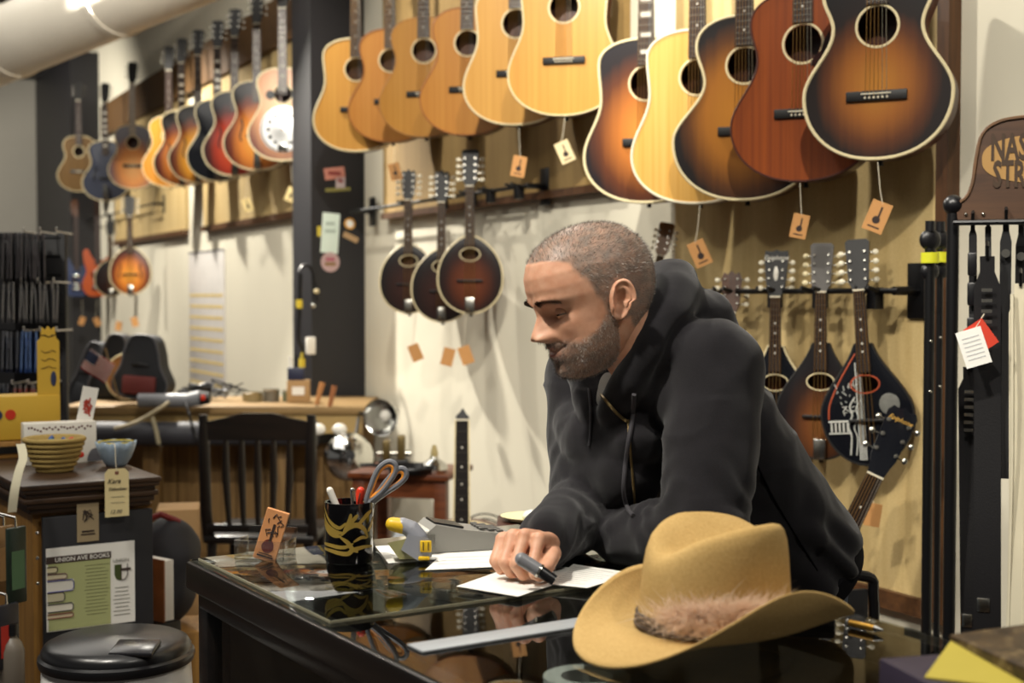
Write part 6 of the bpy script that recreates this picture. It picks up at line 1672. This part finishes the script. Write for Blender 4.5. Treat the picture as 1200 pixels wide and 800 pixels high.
# stool behind the man
sp = Vector((.59, 2.90, 0)); stl = thing('metal_chair', 'black tubular chair behind the man\'s hip', 'chair', (sp.x, sp.y, 0), (0, 0, math.radians(200)))
bz = at(1010, 668, 2.95).z
MB().tube(catmull([(-.19, -.0, .45), (-.19, .03, .62), (-.18, .05, bz-.05), (-.14, .055, bz), (.14, .055, bz), (.18, .05, bz-.05), (.19, .03, .62), (.19, 0, .45)], 6), .012, 10).build('back_frame', M_metal_black, stl)
MB().box((0, .05, bz-.08), (.33, .015, .10), bev=.006).build('backrest', M_dark, stl); MB().box((0, -.18, .455), (.40, .40, .035), bev=.015).build('seat', M_dark, stl)
for x, y in ((-.18, 0), (.18, 0), (-.18, -.36), (.18, -.36)): MB().cyl((x, y, .44), (x*1.05, y*1.02, 0), .011, n=10).build('leg', M_metal_black, stl)
# side table with dish behind the counter
q = at(582, 617, 2.95); std = thing('side_table', 'dark brown side table behind the counter\'s far corner', 'table', (q.x+.165, 3.03, 0)); zt = q.z
M_sdt = wood('dark_mahogany', '#2A110A', '#431C10', 'X', .35)
MB().box((0, 0, zt-.012), (.33, .16, .024), bev=.004).build('top', M_sdt, std); MB().box((0, 0, zt-.055), (.29, .13, .06)).build('apron', M_sdt, std)
for x in (-.125, .125):
    for y in (-.05, .05): MB().box((x, y, (zt-.03)/2), (.04, .04, zt-.03), bev=.003).build('leg', M_sdt, std)
q = at_z(618, 610, zt); t = thing('shallow_dish', 'pale yellow dish on the dark side table', 'dish', (q.x, q.y, zt)); MB().lathe([(.001, 0), (.04, 0), (.058, .010), (.06, .012), (.055, .012), (.036, .004), (.001, .004)], n=36).build('bowl', mat('dish_cream', '#D8D2A4', .4), t)
MB().sphere((.01, 0, .012), .022, 16, 8, (1, 1, .6)).build('glass_knob', mat('knob_glass', '#C8CCC8', .15), t)
# folded stands
def folded_stand(label, px, Y, ytop, r, tape):
    a = at(px, ytop, Y); t = thing('folded_stand', label, 'stand', (a.x, Y, 0), 0, 'folded black stands by the wall board')
    MB().cyl((0, 0, .02), (0, 0, a.z-.02), r, n=14).build('pole', M_metal_black, t)
    MB().sphere((0, 0, a.z), .026, 18, 12, (1, .45, 1)).build('head_disc', M_dark, t); MB().cyl((0, 0, a.z+.02), (0, 0, a.z+.045), .012, n=12).build('top_knob', M_dark, t)
    MB().sphere((0, 0, a.z-.075), .022, 18, 12, (1, .45, 1)).build('lower_disc', M_dark, t)
    if tape: MB().cyl((0, 0, a.z-.055), (0, 0, a.z-.03), .021, n=18).build('yellow_tape', mat('tape_neon', '#D2D228', .5), t)
    for k in range(3):
        an = 2*PI*k/3+.4; MB().cyl((0, 0, .06), (.05*math.cos(an), .05*math.sin(an), .0), .009, n=8).build('leg', M_metal_black, t)
    for z in (a.z-.24, a.z-.36): MB().sphere((0, -r, z), .004, 8, 6).build('rivet', M_nickel, t)
folded_stand('folded black stand with yellow tape, left of the pair', 1090, 3.25, 281, .0125, True)
folded_stand('folded black stand with yellow tape, right of the pair', 1102, 3.36, 281, .008, True)
# strap display
SY = 2.95
pp = at(1117, 240, SY); sd = thing('strap_display', 'brown wooden strap display with lettered board on a black pole', 'strap display', (pp.x, SY, 0), (0, 0, face_rot((-.3, -1))))
sk = SY/FPX; Ms = rotz(sd.rotation_euler.z).to_4x4()
MB().cyl((0, 0, .03), (0, 0, pp.z), .013, n=16).build('pole', M_metal_black, sd); MB().cyl((0, 0, .0), (0, 0, .03), .11, .10, n=32).build('base', M_metal_black, sd)
MB().sphere((0, 0, pp.z), .022, 14, 10).build('pole_knob', M_dark, sd)
def sz(py): return CAM_Z-(py-346)/FPX*SY
def sxx(px): return (px-1117)*sk
O = catmull([(sxx(1120), sz(240), 0), (sxx(1131), sz(232), 0), (sxx(1138), sz(215), 0), (sxx(1142), sz(185), 0), (sxx(1148), sz(160), 0), (sxx(1164), sz(147), 0), (sxx(1190), sz(142), 0), (sxx(1250), sz(139), 0)], 5)
O = [(q.x, q.y) for q in O]; wdt = sxx(1250)*2
O = O + [(wdt-x, z) for x, z in O[::-1]] + [(sxx(1250)*2-.0, sz(258)), (sxx(1122), sz(258))]
MB().prism(O, -.012, .012).build('board', wood('sign_wood', '#3A2517', '#523722', 'X', .5), sd, .3)
MB().tube([(x, -.013, z) for x, z in O[:-2]], .004, 6).build('board_edge', wood('sign_edge', '#4E3620', '#6A4A2C', 'X', .5), sd)
E = [(sxx(1150)+.0, sz(190))]
el = [(sxx(1250)+(sxx(1250)-sxx(1148))*1.0*math.copysign(abs(math.cos(a))**.75, math.cos(a)), (sz(160)+sz(219))/2+(sz(160)-sz(219))/2*math.copysign(abs(math.sin(a))**.75, math.sin(a))) for a in [2*PI*j/64 for j in range(64)]]
MB().prism(el, -.0135, -.0125).build('tan_panel', mat('sign_tan', '#A07A42', .6, var=.1), sd, .3)
M_brand = mat('burnt_letters', '#3A2816', .7)
text('NAS', .078, sd, M_brand, (sxx(1157), -.0145, sz(177)), name='lettering', align='LEFT', sx=.50, ext=.0006, bold=.0022)
text('STR', .078, sd, M_brand, (sxx(1160), -.0145, sz(208)), name='lettering', align='LEFT', sx=.50, ext=.0006, bold=.0022)
MB().tube([(0, -.03, sz(262)), (sxx(1260), -.03, sz(262))], .006, 8).build('crossbar', M_metal_black, sd)
for px in (1131, 1150): MB().sphere((sxx(px), -.014, sz(252)), .004, 8, 6).build('rivet', M_nickel, sd)
def strap(label, px, ytop, ybot, wpx, Y, m, parts=None, sway=0):
    a, b = at(px, ytop, Y), at(px+sway, ybot, Y); t = thing('guitar_strap', label, 'strap', a, (0, 0, face_rot((-.35, -1))), 'guitar straps on the display'); h = a.z-b.z; wd = wpx*Y/FPX/2
    R = []
    for i in range(25):
        f = i/24; yy = .012*math.sin(f*5)+.004; xx = (b.x-a.x)*f; ww = wd*(.55 if f < .06 else 1)
        R.append([Vector((xx-ww, yy-.0016, -h*f)), Vector((xx+ww, yy-.0016, -h*f)), Vector((xx+ww, yy+.0016, -h*f)), Vector((xx-ww, yy+.0016, -h*f))])
    MB().loft(R).build('webbing', m, t, .5)
    MB().tube([(0, .0, -.005), (0, -.01, .02), (0, .02, .03)], .0035).build('loop', M_metal_black, t)
    if parts: parts(t, h, wd)
    return t
M_str = mat('webbing_black', '#111113', .75, bump=.3, bs=900); M_pad = mat('leather_black', '#141315', .45, bump=.15, bs=300)
def buckle(t, h, wd):
    for f in (.30, .52, .78): MB().box((0, -.012, -h*f), (wd*2.3, .014, .05), bev=.004).build('buckle', M_dark, t)
strap('narrow black strap with plastic buckles, nearest the display pole', 1140, 262, 420, 9, 2.92, M_str, buckle)
def slots(t, h, wd):
    for k in range(6): MB().box((0, -.004, -h*(.09+.028*k)), (wd*.8, .002, .007)).build('slot', M_nickel, t)
    MB().box((0, -.008, -h*.93), (wd*1.0, .01, .03), bev=.003).build('slide', M_nickel, t)
strap('wide padded black strap with row of slots', 1157, 300, 738, 30, 2.88, M_pad, slots)
MB_ = strap('black strap hooked on a clip above the padded one', 1158, 262, 312, 7, 2.94, M_str)
def pinhole(t, h, wd): MB().cyl((0, -.004, -.07), (0, .0, -.07), .009, n=16).build('strap_hole', M_nickel, t)
strap('long plain black strap right of the padded one', 1179, 258, 560, 13, 2.90, M_str, pinhole, -3)
strap('black strap at the right frame edge', 1197, 262, 560, 12, 2.93, M_pad, pinhole, -4)
strap('broad lower black strap behind the padded one', 1136, 430, 748, 26, 2.97, M_pad, slots, 3)
def folds_(t, h, wd):
    for x in (-.35, .3): MB().tube([(x*wd*2, -.006, -h*.03), (x*wd*2+.004, -.010, -h*.5), (x*wd*2, -.008, -h*.98)], .004, 6).build('fold', mat('cream_cloth', '#CFC7AE', .85), t)
strap('broad cream cloth strap at the right frame edge', 1196, 332, 742, 26, 2.86, mat('cream_cloth', '#CFC7AE', .85), folds_)
q = at(1141, 407, 2.84); t = thing('strap_tag', 'white printed tag with red edge on the padded strap', 'tag', q, (0, 0, face_rot((-.35, -1))))
RT = Matrix.Rotation(math.radians(-18), 3, 'Y'); MB().box((0, 0, 0), (.052, .0015, .078), RT).build('card', M_paper, t, .2); MB().box((.014, .003, .024), (.045, .0015, .06), Matrix.Rotation(math.radians(-35), 3, 'Y')).build('red_card', mat('tag_red', '#C8381E', .6), t, .2)
mb = MB()
for k in range(6): mb.box((0, -.001, .022-.009*k), (.036, .0006, .0025))
mb.xf(RT.to_4x4()); mb.build('printing', mat('pale_ink', '#BDBDBD', .7), t, .2); MB().tube([(.0, .002, .035), (.02, .004, .07)], .0012, 5).build('string', M_string, t)
